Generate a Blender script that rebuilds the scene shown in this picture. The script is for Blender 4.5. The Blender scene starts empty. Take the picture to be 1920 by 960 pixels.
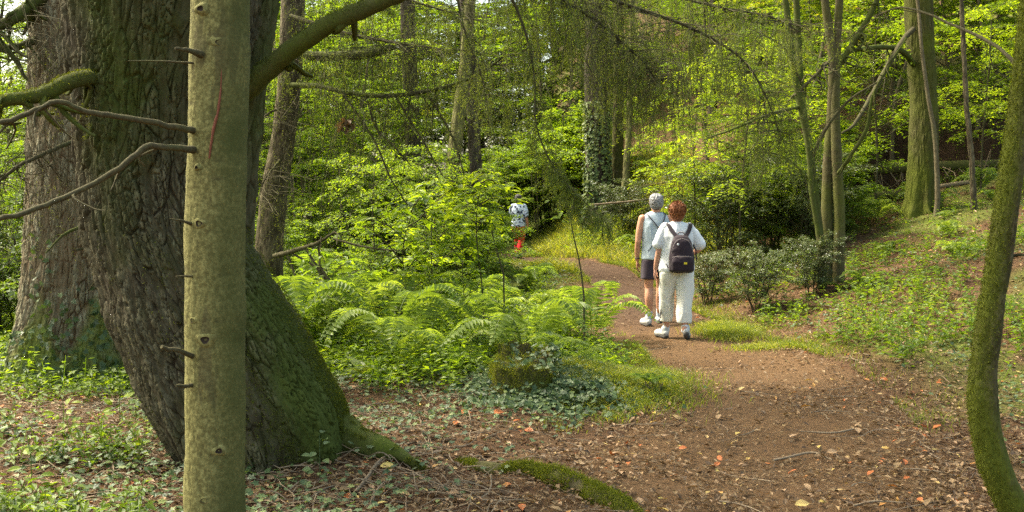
import bpy, math, random
import numpy as np
from mathutils import Vector

# ------------------------------------------------------------------ camera, world, sun, exposure
scene = bpy.context.scene
F_PX = 1844.0                     # focal length in pixels of the 1920 px wide photograph
EYE = np.array([0.0, 0.0, 1.6])
PITCH = math.atan(90 / F_PX)
cam_d = bpy.data.cameras.new('camera'); cam = bpy.data.objects.new('camera', cam_d)
scene.collection.objects.link(cam); scene.camera = cam
cam_d.sensor_width = 36.0; cam_d.lens = 36.0 * F_PX / 1920.0
cam_d.clip_start = 0.05; cam_d.clip_end = 3000
cam.location = EYE; cam.rotation_euler = (math.pi / 2 - PITCH, 0, 0)

SUN = Vector((-0.62, 0.30, 1.0)).normalized()
world = bpy.data.worlds.new("World"); scene.world = world; world.use_nodes = True
wn = world.node_tree; bg = wn.nodes['Background']
sky = wn.nodes.new('ShaderNodeTexSky'); sky.sky_type = 'NISHITA'; sky.sun_disc = False
sky.sun_elevation = math.asin(SUN.z); sky.sun_rotation = math.atan2(SUN.x, SUN.y)
sky.dust_density = 5.0; sky.air_density = 1.0; sky.ozone_density = 0.6
tint = wn.nodes.new('ShaderNodeMix'); tint.data_type = 'RGBA'; tint.blend_type = 'MULTIPLY'; tint.inputs[0].default_value = 1.0
tint.inputs[7].default_value = (1.0, 0.97, 0.79, 1)      # thin warm cloud veils the blue
wn.links.new(sky.outputs[0], tint.inputs[6]); wn.links.new(tint.outputs[2], bg.inputs[0]); bg.inputs[1].default_value = 0.15
sl = bpy.data.lights.new('sun', 'SUN'); sl.energy = 2.3; sl.angle = math.radians(11); sl.color = (1.0, 0.94, 0.80)
so = bpy.data.objects.new('sun', sl); scene.collection.objects.link(so)
so.rotation_euler = SUN.to_track_quat('Z', 'Y').to_euler()
scene.view_settings.view_transform = 'Standard'; scene.view_settings.look = 'None'
scene.view_settings.exposure = 2.1; scene.view_settings.gamma = 1.0
scene.cycles.use_denoising = False
scene.cycles.max_bounces = 12; scene.cycles.diffuse_bounces = 8; scene.cycles.glossy_bounces = 2
scene.cycles.transmission_bounces = 6; scene.cycles.transparent_max_bounces = 4
scene.cycles.sample_clamp_indirect = 3.0
scene.cycles.use_adaptive_sampling = True; scene.cycles.adaptive_threshold = 0.008

rng = np.random.default_rng(7)
C = scene.collection

# ------------------------------------------------------------------ numeric helpers
def vnoise(p, seed=0):
    p = np.asarray(p, float); i = np.floor(p).astype(np.int64); f = p - i; f = f * f * (3 - 2 * f)
    def h(ix, iy, iz):
        n = (ix * 374761393 + iy * 668265263 + iz * 1442695041 + seed * 974711) & 0xffffffff
        n = ((n ^ (n >> 13)) * 1274126177) & 0xffffffff
        n = ((n ^ (n >> 16)) * 2246822519) & 0xffffffff
        return ((n ^ (n >> 15)) & 0xffffff) / float(0xffffff)
    x, y, z = i[..., 0], i[..., 1], i[..., 2]; fx, fy, fz = f[..., 0], f[..., 1], f[..., 2]
    def L(a, b, t): return a + (b - a) * t
    return L(L(L(h(x, y, z), h(x + 1, y, z), fx), L(h(x, y + 1, z), h(x + 1, y + 1, z), fx), fy),
             L(L(h(x, y, z + 1), h(x + 1, y, z + 1), fx), L(h(x, y + 1, z + 1), h(x + 1, y + 1, z + 1), fx), fy), fz)
def hsh(ix, iy, iz, seed=0):
    n = (ix * 374761393 + iy * 668265263 + iz * 1442695041 + seed * 974711) & 0xffffffff
    n = ((n ^ (n >> 13)) * 1274126177) & 0xffffffff; n = ((n ^ (n >> 16)) * 2246822519) & 0xffffffff
    return ((n ^ (n >> 15)) & 0xffffff) / float(0xffffff)
def cell(p, seed=0):              # cellular noise: gap between the two nearest points, and a value per cell
    i = np.floor(p).astype(np.int64); f1 = np.full(p.shape[:-1], 9.0); f2 = f1.copy(); idv = f1 * 0
    for a in (-1, 0, 1):
        for b in (-1, 0, 1):
            for c in (-1, 0, 1):
                x, y, z = i[..., 0] + a, i[..., 1] + b, i[..., 2] + c; h = hsh(x, y, z, seed)
                d = np.sqrt((x + h - p[..., 0]) ** 2 + (y + (h * 7.31) % 1 - p[..., 1]) ** 2 + (z + (h * 53.7) % 1 - p[..., 2]) ** 2)
                nw = d < f1; f2 = np.where(nw, f1, np.minimum(f2, d)); idv = np.where(nw, (h * 311.7) % 1, idv); f1 = np.where(nw, d, f1)
    return f2 - f1, idv
def fbm(p, o=3, seed=0):
    a, s, t = 0.5, 0.0, 0.0; p = np.asarray(p, float)
    for k in range(o):
        s = s + a * vnoise(p, seed + k * 17); t += a; p = p * 2.03 + 5.1; a *= 0.5
    return s / t
def S(t): t = np.clip(t, 0, 1); return t * t * (3 - 2 * t)
def sp(t, k=1.0): return k * np.log1p(np.exp(np.clip(np.asarray(t, float) / k, -40, 40)))
def nrm(v): v = np.asarray(v, float); return v / np.maximum(np.linalg.norm(v, axis=-1, keepdims=True), 1e-9)
def W(px, py, d):                 # the world point at distance d ahead that the photograph shows at (px, py)
    a = (px - 960) / F_PX; b = (480 - py) / F_PX
    dy = math.cos(PITCH) + b * math.sin(PITCH); dz = -math.sin(PITCH) + b * math.cos(PITCH)
    return np.array([a * d / dy, d, EYE[2] + dz * d / dy])
def pix(x, y, z):
    vy = y * math.cos(PITCH) - (z - 1.6) * math.sin(PITCH); vz = y * math.sin(PITCH) + (z - 1.6) * math.cos(PITCH)
    return 960 + F_PX * x / vy, 480 - F_PX * vz / vy

PATH = np.array([(0.2, -6, 1.2), (0.6, 0, 1.3), (1.1, 3.5, 1.3), (1.32, 5.2, 1.22), (1.95, 7.2, 1.05), (2.4, 9.2, 0.95), (2.2, 11.2, 0.75),
                 (2.0, 13.5, 0.72), (1.95, 16.5, 0.55), (1.9, 19.5, 0.5), (1.4, 21.8, 0.45), (0.5, 24.0, 0.42), (-0.8, 26.5, 0.5), (-3.5, 30, 0.5), (-8, 34, 0.5)])
_t = np.linspace(0, len(PATH) - 1, 420); _k = np.arange(len(PATH))
_pp = np.stack([np.interp(_t, _k, PATH[:, c]) for c in range(3)], 1)
for _ in range(30): _pp[1:-1] = (_pp[:-2] + 2 * _pp[1:-1] + _pp[2:]) / 4
PC = _pp
def path_d(x, y):                 # signed distance to the path's edge, negative inside
    x = np.asarray(x, float); y = np.asarray(y, float); out = np.full(x.shape, 1e9)
    for cx, cy, w in PC[::4]:
        out = np.minimum(out, np.hypot(x - cx, y - cy) - w)
    return out
def H(x, y):
    x = np.asarray(x, float); y = np.asarray(y, float)
    base = 0.3 * S((y - 13) / 8)
    pr = 3.0 - 0.6 * S((y - 10) / 8)
    b = 0.26 * sp(x - pr, 0.45) * S((y - 7) / 6); b = 4 * np.tanh(b / 4)
    w = S((x - 0.3) / 3.5)
    hl = 30 * np.tanh(0.36 * sp(y - 22, 1.0) * w / 30)
    hl2 = 6 * np.tanh(0.1 * sp(y - 26, 1.0) * (1 - w) / 6) * S((x + 14) / 8)
    left = 5 * np.tanh(-0.22 * sp(-x - 5.5, 1.0) * S((y - 8) / 8) / 5)
    xb = y - 21.4 - 0.5 * np.sin(x * 0.9) - 0.3 * np.sin(x * 2.3)
    ridge = 0.95 * S(xb / 0.7) * S((x - 5.2) / 1.2) * (1 - S((x - 18) / 6)) * (1 - 0.8 * S((y - 24) / 6))
    m = 0.07 * np.exp(-(((x + 2.2) / 1.4) ** 2 + ((y - 6.6) / 1.1) ** 2))       # soil heaped round the old tree's roots
    m = m + 0.16 * np.exp(-(((x - 0.45) / 0.75) ** 2 + ((y - 8.6) / 0.7) ** 2))
    q = np.stack([x, y, 0 * x], -1)
    n = (fbm(q * 0.8, 3, 3) - 0.5) * 0.16 * S((np.hypot(x, y) - 1) / 4)
    return base + b + hl + hl2 + left + ridge + m + n
def micro(x, y): return (fbm(np.stack([x, y, 0 * x], -1) * 5.0, 3, 9) - 0.5) * 0.07
def Hs(x, y): return float(H(np.array([x]), np.array([y]))[0])
def G(px, py):                    # where the ray through (px, py) meets the ground
    d = np.linspace(1.5, 80, 3000); P = np.stack([W(px, py, t) for t in (1.0, 2.0)])
    k = P[1] - P[0]; X = P[0][0] + k[0] * (d - 1); Z = P[0][2] + k[2] * (d - 1)
    below = np.nonzero(Z < H(X, d))[0]; i = below[0] if len(below) else len(d) - 1
    return np.array([X[i], d[i], Hs(X[i], d[i])])

# ------------------------------------------------------------------ mesh helpers
class Soup:
    def __init__(s): s.v = []; s.f = []; s.t = []; s.m = []; s.n = 0; s.attr = {}
    def add(s, v, f, tone=0.5, mat=0):
        v = np.asarray(v, float).reshape(-1, 3); f = np.asarray(f, np.int64)
        if len(v) == 0 or len(f) == 0: return
        s.v.append(v); s.f.append(f + s.n); s.n += len(v)
        s.t.append(np.broadcast_to(np.asarray(tone, float), (len(f),)).copy()); s.m.append(np.full(len(f), mat, np.int32))
    def mesh(s, name, mats, smooth=False):
        me = bpy.data.meshes.new(name)
        v = np.concatenate(s.v); me.vertices.add(len(v)); me.vertices.foreach_set('co', v.astype(np.float32).ravel())
        loops = np.concatenate([f.ravel() for f in s.f]).astype(np.int32)
        tot = np.concatenate([np.full(len(f), f.shape[1]) for f in s.f])
        st = np.concatenate([[0], np.cumsum(tot)[:-1]]).astype(np.int32)
        me.loops.add(len(loops)); me.loops.foreach_set('vertex_index', loops)
        me.polygons.add(len(tot)); me.polygons.foreach_set('loop_start', st)
        me.polygons.foreach_set('material_index', np.concatenate(s.m))
        for m in mats: me.materials.append(m)
        me.update(calc_edges=True)
        a = me.attributes.new('tone', 'FLOAT', 'FACE'); a.data.foreach_set('value', np.concatenate(s.t).astype(np.float32))
        for k, val in s.attr.items():
            a = me.attributes.new(k, 'FLOAT', 'POINT'); a.data.foreach_set('value', np.asarray(val, np.float32))
        me.polygons.foreach_set('use_smooth', np.full(len(tot), smooth))
        return me
    def obj(s, name, mats, parent=None, smooth=False):
        return link(name, s.mesh(name, mats if isinstance(mats, (list, tuple)) else [mats], smooth), parent)
def link(name, data, parent=None):
    o = bpy.data.objects.new(name, data); C.objects.link(o)
    if parent is not None: o.parent = parent
    return o
def tag(o, label=None, cat=None, group=None, kind=None):
    if label: o['label'] = label
    if cat: o['category'] = cat
    if group: o['group'] = group
    if kind: o['kind'] = kind
    return o
def thing(name, label, cat, loc=(0, 0, 0), rz=0, group=None, scale=1.0):
    o = link(name, None); o.location = loc; o.rotation_euler = (0, 0, rz); o.scale = (scale,) * 3
    return tag(o, label, cat, group)
def put(root, s_or_obj):          # parts built in world coordinates hang under an Empty standing elsewhere
    s_or_obj.parent = root; s_or_obj.matrix_parent_inverse = __import__('mathutils').Matrix.Translation(-root.location)
    return s_or_obj
def copy_tree(o, parent=None):
    c = o.copy(); C.objects.link(c); c.parent = parent
    for ch in list(o.children): copy_tree(ch, c)
    return c

def curve(pts, n):                # smooth resampling of a polyline
    p = np.asarray(pts, float)
    if len(p) < 3: 
        t = np.linspace(0, 1, n)[:, None]; return p[0] * (1 - t) + p[-1] * t
    q = np.vstack([2 * p[0] - p[1], p, 2 * p[-1] - p[-2]]); u = np.linspace(0, len(p) - 1 - 1e-6, n); i = u.astype(int); t = (u - i)[:, None]
    a, b, c, d = q[i], q[i + 1], q[i + 2], q[i + 3]
    return 0.5 * (2 * b + (c - a) * t + (2 * a - 5 * b + 4 * c - d) * t ** 2 + (3 * b - a - 3 * c + d) * t ** 3)
def tube(s, pts, r, sides=6, tone=0.5, mat=0, rough=0.0, cap=True, seed=0):
    p = np.asarray(pts, float); n = len(p); r = np.interp(np.linspace(0, 1, n), np.linspace(0, 1, len(np.atleast_1d(r))), np.atleast_1d(r))
    T = nrm(np.gradient(p, axis=0)); ref = np.array([0.0, 0.0, 1.0])
    if abs(T[0] @ ref) > 0.9: ref = np.array([0.0, 1.0, 0.0])
    U = np.zeros_like(p); u = nrm(np.cross(T[0], ref))
    for i in range(n): u = nrm(u - T[i] * (u @ T[i])); U[i] = u
    V = np.cross(T, U); a = np.arange(sides) / sides * 2 * math.pi
    ring = U[:, None] * np.cos(a)[None, :, None] + V[:, None] * np.sin(a)[None, :, None]
    R = r[:, None] * np.ones(sides)[None]
    if rough: R = R * (1 + rough * (fbm((p[:, None] + ring * r[:, None, None]) * (0.5 / max(r.max(), 1e-3)) + seed, 3, seed) - 0.5) * 2)
    v = (p[:, None] + ring * R[..., None]).reshape(-1, 3)
    i, j = np.meshgrid(np.arange(n - 1), np.arange(sides), indexing='ij'); j2 = (j + 1) % sides
    f = np.stack([i * sides + j, i * sides + j2, (i + 1) * sides + j2, (i + 1) * sides + j], -1).reshape(-1, 4)
    s.add(v, f, tone, mat)
    if cap:
        for e, c in ((0, p[0]), (n - 1, p[-1])):
            o = np.vstack([c, v[e * sides:(e + 1) * sides]]); k = np.arange(sides)
            tri = np.stack([0 * k, 1 + (k + 1) % sides, 1 + k], -1) if e == 0 else np.stack([0 * k, 1 + k, 1 + (k + 1) % sides], -1)
            s.add(o, tri, tone, mat)
LEAF_T = {'a': (np.array([(0, 0, 0), (.42, .5, .09), (1, 0, -.06), (.42, -.5, .09)]), np.array([(0, 1, 2), (0, 2, 3)])),
          'b': (np.array([(0, 0, 0), (.22, .36, .05), (.55, .5, .07), (.85, .22, -.02), (1, 0, -.1), (.85, -.22, -.02), (.55, -.5, .07), (.22, -.36, .05), (.5, 0, 0)]),
                np.array([(0, 8, 2, 1), (8, 4, 3, 2), (0, 7, 6, 8), (8, 6, 5, 4)])),
          'i': (np.array([(0, 0, 0), (-.1, .38, .03), (.3, .3, .05), (.42, .52, .02), (.6, .22, .03), (1, 0, -.04), (.6, -.22, .03), (.42, -.52, .02), (.3, -.3, .05), (-.1, -.38, .03)]),
                np.array([(0, 2, 1, 1), (0, 4, 3, 2), (0, 6, 5, 4), (0, 8, 7, 6), (0, 9, 8, 8)]))}
LEAF_T['i'] = (LEAF_T['i'][0], np.array([(0, 2, 1), (0, 3, 2), (0, 4, 3), (0, 5, 4), (0, 6, 5), (0, 7, 6), (0, 8, 7), (0, 9, 8)]))
LEAF_T['n'] = (np.array([(0, .5, 0), (1, .3, 0), (1, -.3, 0), (0, -.5, 0)]), np.array([(0, 1, 2, 3)]))
def leaves(s, P, D, N, L, Wd, tone, kind='a', mat=0):
    P = np.asarray(P, float).reshape(-1, 3); n = len(P)
    if n == 0: return
    D = nrm(np.broadcast_to(D, (n, 3))); N = np.broadcast_to(N, (n, 3)); B = nrm(np.cross(N, D)); N = np.cross(D, B)
    L = np.broadcast_to(L, (n,))[:, None, None]; Wd = np.broadcast_to(Wd, (n,))[:, None, None]
    T, Fc = LEAF_T[kind]
    v = P[:, None] + D[:, None] * T[None, :, 0:1] * L + B[:, None] * T[None, :, 1:2] * Wd + N[:, None] * T[None, :, 2:3] * L
    f = (Fc[None] + (np.arange(n) * len(T))[:, None, None]).reshape(-1, Fc.shape[1])
    s.add(v, f, np.repeat(np.broadcast_to(tone, (n,)), len(Fc)), mat)
def rdir(n, r=rng): return nrm(r.normal(size=(n, 3)))

# ------------------------------------------------------------------ materials
def mat(name):
    m = bpy.data.materials.new(name); m.use_nodes = True; nt = m.node_tree; nt.nodes.clear()
    return m, nt
def nd(nt, t, **k):
    n = nt.nodes.new(t)
    for a, b in k.items():
        if a.startswith('i_'): n.inputs[int(a[2:]) if a[2:].isdigit() else a[2:].replace('_', ' ')].default_value = b
        else: setattr(n, a, b)
    return n
def ramp(nt, src, stops):
    r = nt.nodes.new('ShaderNodeValToRGB'); e = r.color_ramp.elements
    while len(e) > 1: e.remove(e[-1])
    e[0].position = stops[0][0]; e[0].color = (*stops[0][1], 1)
    for p, c in stops[1:]:
        x = e.new(p); x.color = (*c, 1)
    nt.links.new(src, r.inputs[0]); return r.outputs[0]
def noise(nt, scale, detail=4, rough=0.6, coord='Object', stretch=None, w=None):
    tc = nt.nodes.new('ShaderNodeTexCoord'); n = nd(nt, 'ShaderNodeTexNoise'); n.inputs['Scale'].default_value = scale
    n.inputs['Detail'].default_value = detail; n.inputs['Roughness'].default_value = rough; src = tc.outputs[coord]
    if stretch:
        mp = nt.nodes.new('ShaderNodeMapping'); mp.inputs['Scale'].default_value = stretch; nt.links.new(src, mp.inputs[0]); src = mp.outputs[0]
    nt.links.new(src, n.inputs['Vector']); return n.outputs['Fac']
def math_(nt, op, a, b=0.5, c=None, clamp=False):
    n = nd(nt, 'ShaderNodeMath', operation=op, use_clamp=clamp)
    for i, x in enumerate((a, b, c)):
        if x is None: continue
        if isinstance(x, (int, float)): n.inputs[i].default_value = x
        else: nt.links.new(x, n.inputs[i])
    return n.outputs[0]
def mix(nt, f, a, b, mode='MIX'):
    n = nd(nt, 'ShaderNodeMix', data_type='RGBA', blend_type=mode)
    for i, x in ((0, f), (6, a), (7, b)):
        if isinstance(x, (int, float)): n.inputs[i].default_value = x
        elif isinstance(x, tuple): n.inputs[i].default_value = (*x, 1)
        else: nt.links.new(x, n.inputs[i])
    return n.outputs[2]
def attr(nt, name): return nd(nt, 'ShaderNodeAttribute', attribute_name=name).outputs['Fac']
def finish(nt, col, rough=0.8, bump=None, bs=0.5, bd=0.02, spec=0.3, sheen=0):
    b = nt.nodes.new('ShaderNodeBsdfPrincipled'); o = nt.nodes.new('ShaderNodeOutputMaterial')
    if isinstance(col, tuple): b.inputs['Base Color'].default_value = (*col, 1)
    else: nt.links.new(col, b.inputs['Base Color'])
    if isinstance(rough, (int, float)): b.inputs['Roughness'].default_value = rough
    else: nt.links.new(rough, b.inputs['Roughness'])
    b.inputs['Specular IOR Level'].default_value = spec
    if sheen: b.inputs['Sheen Weight'].default_value = sheen
    if bump is not None:
        n = nt.nodes.new('ShaderNodeBump'); n.inputs['Strength'].default_value = bs; n.inputs['Distance'].default_value = bd
        nt.links.new(bump, n.inputs['Height']); nt.links.new(n.outputs[0], b.inputs['Normal'])
    nt.links.new(b.outputs[0], o.inputs[0]); return b
def leaf_mat(name, stops, trans=(1.65, 1.6, 0.42), tf=0.5, rough=0.5, spec=0.35, objvar=0.35):
    m, nt = mat(name); t = attr(nt, 'tone')
    oi = nt.nodes.new('ShaderNodeObjectInfo'); r = math_(nt, 'MULTIPLY_ADD', oi.outputs['Random'], objvar, -objvar / 2)
    big = noise(nt, 0.9, 2); bb = math_(nt, 'MULTIPLY_ADD', big, 0.5, -0.25)
    v = math_(nt, 'ADD', math_(nt, 'ADD', t, r), bb, clamp=True); col = ramp(nt, v, stops)
    b = nd(nt, 'ShaderNodeBsdfPrincipled'); nt.links.new(col, b.inputs['Base Color'])
    b.inputs['Roughness'].default_value = rough; b.inputs['Specular IOR Level'].default_value = spec
    tr = nt.nodes.new('ShaderNodeBsdfTranslucent'); tc = mix(nt, 1.0, col, trans, 'MULTIPLY'); nt.links.new(tc, tr.inputs[0])
    mx = nt.nodes.new('ShaderNodeMixShader'); mx.inputs[0].default_value = tf
    nt.links.new(b.outputs[0], mx.inputs[1]); nt.links.new(tr.outputs[0], mx.inputs[2])
    o = nt.nodes.new('ShaderNodeOutputMaterial'); nt.links.new(mx.outputs[0], o.inputs[0]); return m
def cloth(name, col, col2=None, weave=900, rough=0.85):
    m, nt = mat(name); n = noise(nt, 14, 3); c = mix(nt, n, col, col2 or tuple(x * 0.85 for x in col))
    finish(nt, c, rough, None, spec=0.2, sheen=0.1); return m

LS = [(0.0, (0.045, 0.078, 0.010)), (0.35, (0.085, 0.140, 0.014)), (0.65, (0.135, 0.205, 0.018)), (0.9, (0.19, 0.25, 0.02)), (1.0, (0.27, 0.26, 0.035))]
M = {}
M['beech'] = leaf_mat('beech_leaf', LS)
M['bright'] = leaf_mat('bright_leaf', [(0, (0.055, 0.10, 0.011)), (.5, (0.135, 0.215, 0.018)), (1, (0.27, 0.345, 0.03))], tf=0.55)
M['dark'] = leaf_mat('dark_leaf', [(0, (0.035, 0.065, 0.014)), (.5, (0.065, 0.115, 0.022)), (1, (0.13, 0.19, 0.035))], tf=0.35, rough=0.4, spec=0.5)
M['ivy'] = leaf_mat('ivy_leaf', [(0, (0.03, 0.055, 0.022)), (.5, (0.06, 0.10, 0.035)), (.85, (0.11, 0.16, 0.055)), (1, (0.17, 0.21, 0.06))], tf=0.25, rough=0.5, spec=0.35)
M['holly'] = leaf_mat('holly_leaf', [(0, (0.045, 0.07, 0.02)), (.6, (0.095, 0.13, 0.038)), (1, (0.17, 0.20, 0.08))], tf=0.2, rough=0.38, spec=0.6)
M['fern'] = leaf_mat('fern_frond', [(0, (0.075, 0.125, 0.022)), (.5, (0.17, 0.24, 0.045)), (1, (0.33, 0.39, 0.11))], tf=0.5)
M['grass'] = leaf_mat('grass_blade', [(0, (0.06, 0.09, 0.015)), (.6, (0.15, 0.195, 0.022)), (1, (0.32, 0.30, 0.07))], tf=0.5)
M['needle'] = leaf_mat('conifer_needle', [(0, (0.06, 0.085, 0.022)), (.5, (0.115, 0.15, 0.036)), (1, (0.19, 0.22, 0.065))], tf=0.5, spec=0.2)
M['litter'] = leaf_mat('dead_leaf', [(0, (0.05, 0.027, 0.012)), (.35, (0.115, 0.068, 0.028)), (.65, (0.215, 0.142, 0.064)), (.88, (0.38, 0.24, 0.13)), (.97, (0.5, 0.38, 0.1)), (1, (0.4, 0.12, 0.03))], trans=(1.2, 1, .7), tf=0.15, rough=0.6, objvar=0)
M['mossleaf'] = leaf_mat('moss_tuft', [(0, (0.04, 0.05, 0.008)), (.5, (0.105, 0.125, 0.013)), (1, (0.20, 0.22, 0.025))], tf=0.35, spec=0.1)

def bark(name, a, b, crack, moss, scale=1.0, mossamt=0.5, stretch=(1, 1, 0.25), bd=0.012, mossb=None, crf=1.0):
    m, nt = mat(name)
    n1 = noise(nt, 24 * scale, 7, 0.72, stretch=stretch); n2 = noise(nt, 75 * scale, 6, 0.75, stretch=(1, 1, .45)); n3 = noise(nt, 2.2, 4, 0.6)
    col = ramp(nt, n1, [(0.3, crack), (0.45, b), (0.62, a), (0.8, tuple(min(1, x * 1.35) for x in a))])
    col = mix(nt, math_(nt, 'MULTIPLY', n2, 0.6), col, b)
    col = mix(nt, math_(nt, 'MULTIPLY', attr(nt, 'pl'), 0.75), col, tuple(x * .42 for x in b))
    col = mix(nt, math_(nt, 'MULTIPLY', attr(nt, 'cr'), crf), col, crack)
    mf = math_(nt, 'ADD', math_(nt, 'MULTIPLY_ADD', n3, 2.2, -1.6 + mossamt), attr(nt, 'ms'))
    mf = math_(nt, 'MULTIPLY', mf, math_(nt, 'MULTIPLY_ADD', n2, 1.4, 0.15), clamp=True)
    mc = mix(nt, n2, moss, mossb or tuple(x * 1.9 for x in moss))
    col = mix(nt, mf, col, mc)
    h = math_(nt, 'MULTIPLY_ADD', n2, 0.4, n1); finish(nt, col, 0.9, h, 0.9, bd, 0.15); return m
M['old_bark'] = bark('furrowed_bark', (0.215, 0.20, 0.125), (0.088, 0.078, 0.040), (0.022, 0.014, 0.008), (0.034, 0.045, 0.008), 1.0, 0.42)
M['red_bark'] = bark('reddish_plated_bark', (0.40, 0.39, 0.265), (0.225, 0.205, 0.125), (0.10, 0.055, 0.025), (0.11, 0.13, 0.03), 1.0, 0.35)
M['pale_bark'] = bark('smooth_pale_bark', (0.29, 0.275, 0.105), (0.12, 0.112, 0.038), (0.06, 0.05, 0.025), (0.040, 0.046, 0.013), 2.6, 0.55, (1, 1, 0.9), 0.003, crf=0.75)  # the moss colour also paints the shaded side of the pale stem
M['thin_bark'] = bark('olive_bark', (0.17, 0.145, 0.085), (0.10, 0.08, 0.045), (0.04, 0.03, 0.018), (0.07, 0.085, 0.02), 1.6, 0.35, (1, 1, .35), 0.006)
M['moss_bark'] = bark('mossy_bark', (0.12, 0.10, 0.06), (0.065, 0.048, 0.028), (0.028, 0.018, 0.011), (0.050, 0.060, 0.009), 1.5, 0.95, (1, 1, .4), 0.010, (0.115, 0.135, 0.014))
M['moss_limb'] = bark('mossy_limb_bark', (0.09, 0.075, 0.045), (0.05, 0.04, 0.022), (0.02, 0.014, 0.009), (0.038, 0.052, 0.007), 1.6, 1.25, (1, 1, .5), 0.008, (0.085, 0.115, 0.012))
M['dark_bark'] = bark('dark_forest_bark', (0.10, 0.085, 0.06), (0.06, 0.048, 0.034), (0.025, 0.018, 0.012), (0.05, 0.07, 0.015), 1.0, 0.3)  # evenly dark bark for trunks further back
M['twig'] = bark('twig_bark', (0.095, 0.088, 0.040), (0.055, 0.048, 0.024), (0.04, 0.03, 0.02), (0.07, 0.085, 0.02), 3, 0.35, (1, 1, 1), 0.002)
M['deadwood'] = bark('dead_wood', (0.30, 0.24, 0.16), (0.19, 0.14, 0.09), (0.08, 0.05, 0.03), (0.1, 0.11, 0.03), 3, 0.1, (1, 1, 1), 0.002)
# ------------------------------------------------------------------ ground, path, water
m, nt = mat('forest_floor')
n1 = noise(nt, 6, 6, 0.7, 'Object'); n2 = noise(nt, 40, 5, 0.7); n3 = noise(nt, 0.5, 3, 0.6)
c = ramp(nt, n1, [(0.25, (0.035, 0.02, 0.01)), (0.45, (0.10, 0.058, 0.03)), (0.6, (0.15, 0.095, 0.048)), (0.8, (0.22, 0.15, 0.08))])
c = mix(nt, math_(nt, 'MULTIPLY', n2, 0.7), c, (0.07, 0.035, 0.02))
g = math_(nt, 'MULTIPLY', attr(nt, 'green'), math_(nt, 'MULTIPLY_ADD', n1, 1.6, -0.1), clamp=True)
c = mix(nt, g, c, mix(nt, n2, (0.06, 0.10, 0.012), (0.13, 0.18, 0.025)))
c = mix(nt, math_(nt, 'MULTIPLY', attr(nt, 'soil'), .85), c, (0.028, 0.017, 0.011))
finish(nt, c, 0.95, math_(nt, 'ADD', n1, n2), 0.9, 0.03, 0.1); M['floor'] = m
m, nt = mat('trodden_earth')
n1 = noise(nt, 5, 6, 0.7); n2 = noise(nt, 70, 5, 0.75); n3 = noise(nt, 0.8, 3)
c = ramp(nt, n2, [(0.3, (0.034, 0.019, 0.009)), (0.46, (0.098, 0.057, 0.026)), (0.6, (0.150, 0.090, 0.042)), (0.75, (0.27, 0.18, 0.095))])
c = mix(nt, math_(nt, 'MULTIPLY', n1, 0.6), c, (0.10, 0.06, 0.034))
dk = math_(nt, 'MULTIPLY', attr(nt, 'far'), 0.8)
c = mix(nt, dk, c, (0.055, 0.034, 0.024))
finish(nt, c, 0.95, math_(nt, 'MULTIPLY_ADD', n2, 0.6, n1), 0.8, 0.025, 0.1); M['path'] = m

def grid_faces(nu, nv):
    i, j = np.meshgrid(np.arange(nu - 1), np.arange(nv - 1), indexing='ij')
    return np.stack([i * nv + j, (i + 1) * nv + j, (i + 1) * nv + j + 1, i * nv + j + 1], -1).reshape(-1, 4)
u = np.linspace(-1, 1, 560); v = np.linspace(-0.97, 1, 560)
X, Y = np.meshgrid(1.0 + 9 * u + 400 * u ** 7, 10 + 12 * v + 500 * v ** 7, indexing='ij'); X = X.ravel(); Y = Y.ravel()
pd = path_d(X, Y); Z = H(X, Y) + micro(X, Y) * S((pd + 0.1) / 0.5) - 0.035 * S((-pd + 0.02) / 0.12)
s = Soup(); s.add(np.stack([X, Y, Z], 1), grid_faces(560, 560))
left_g = S((pd - 0.0) / 1.2) * np.where(X < 2.2, S((Y - 8.0) / 3.0), 0.75 * S((fbm(np.stack([X, Y, 0 * X], 1) * 0.7, 3, 5) - .48) / .15))
bankf = S((X - 5) / 1.0) * S((Y - 20.3) / .5) * (1 - S((Y - 23.5) / 1.0)); brown = S((X - 2.8) / 1) * S((Y - 24) / 2) * (1 - S((X - 7) / 2)) * (1 - S((Y - 36) / 4))
s.attr['green'] = np.clip(left_g * 1.1 * (1 - bankf) * (1 - .9 * brown), 0, 1)
s.attr['soil'] = bankf
ground = s.obj('ground', M['floor'], smooth=True); tag(ground, kind='structure')
# path strip
n = len(PC); T = nrm(np.gradient(PC[:, :2], axis=0)); N2 = np.stack([T[:, 1], -T[:, 0]], 1); k = 61
ww = np.linspace(-1, 1, k)
fine = np.linspace(0, n - 1, 1500); pc = np.stack([np.interp(fine, np.arange(n), PC[:, q]) for q in range(3)], 1); nn = np.stack([np.interp(fine, np.arange(n), N2[:, q]) for q in range(2)], 1)
edge = 1.02 + 0.25 * (fbm(np.stack([pc[:, 0], pc[:, 1], 0 * pc[:, 0]], 1) * 1.3, 3, 21) - 0.5)
off = ww[None] * (pc[:, 2] * edge)[:, None]
PX = (pc[:, 0:1] + nn[:, 0:1] * off).ravel(); PY = (pc[:, 1:2] + nn[:, 1:2] * off).ravel()
cupped = (-0.03 * (1 - ww ** 2)[None] * np.ones((1500, 1))).ravel(); e = (np.abs(ww) ** 8)[None].repeat(1500, 0).ravel()
PZ = H(PX, PY) + 0.012 + cupped * 0.5 + (fbm(np.stack([PX, PY, 0 * PX], 1) * 7, 4, 12) - 0.5) * 0.03 * (1 - e) - 0.05 * e
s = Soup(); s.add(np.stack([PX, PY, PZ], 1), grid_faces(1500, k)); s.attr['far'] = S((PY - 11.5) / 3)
path = s.obj('path', M['path'], smooth=True); tag(path, kind='structure')
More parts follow.
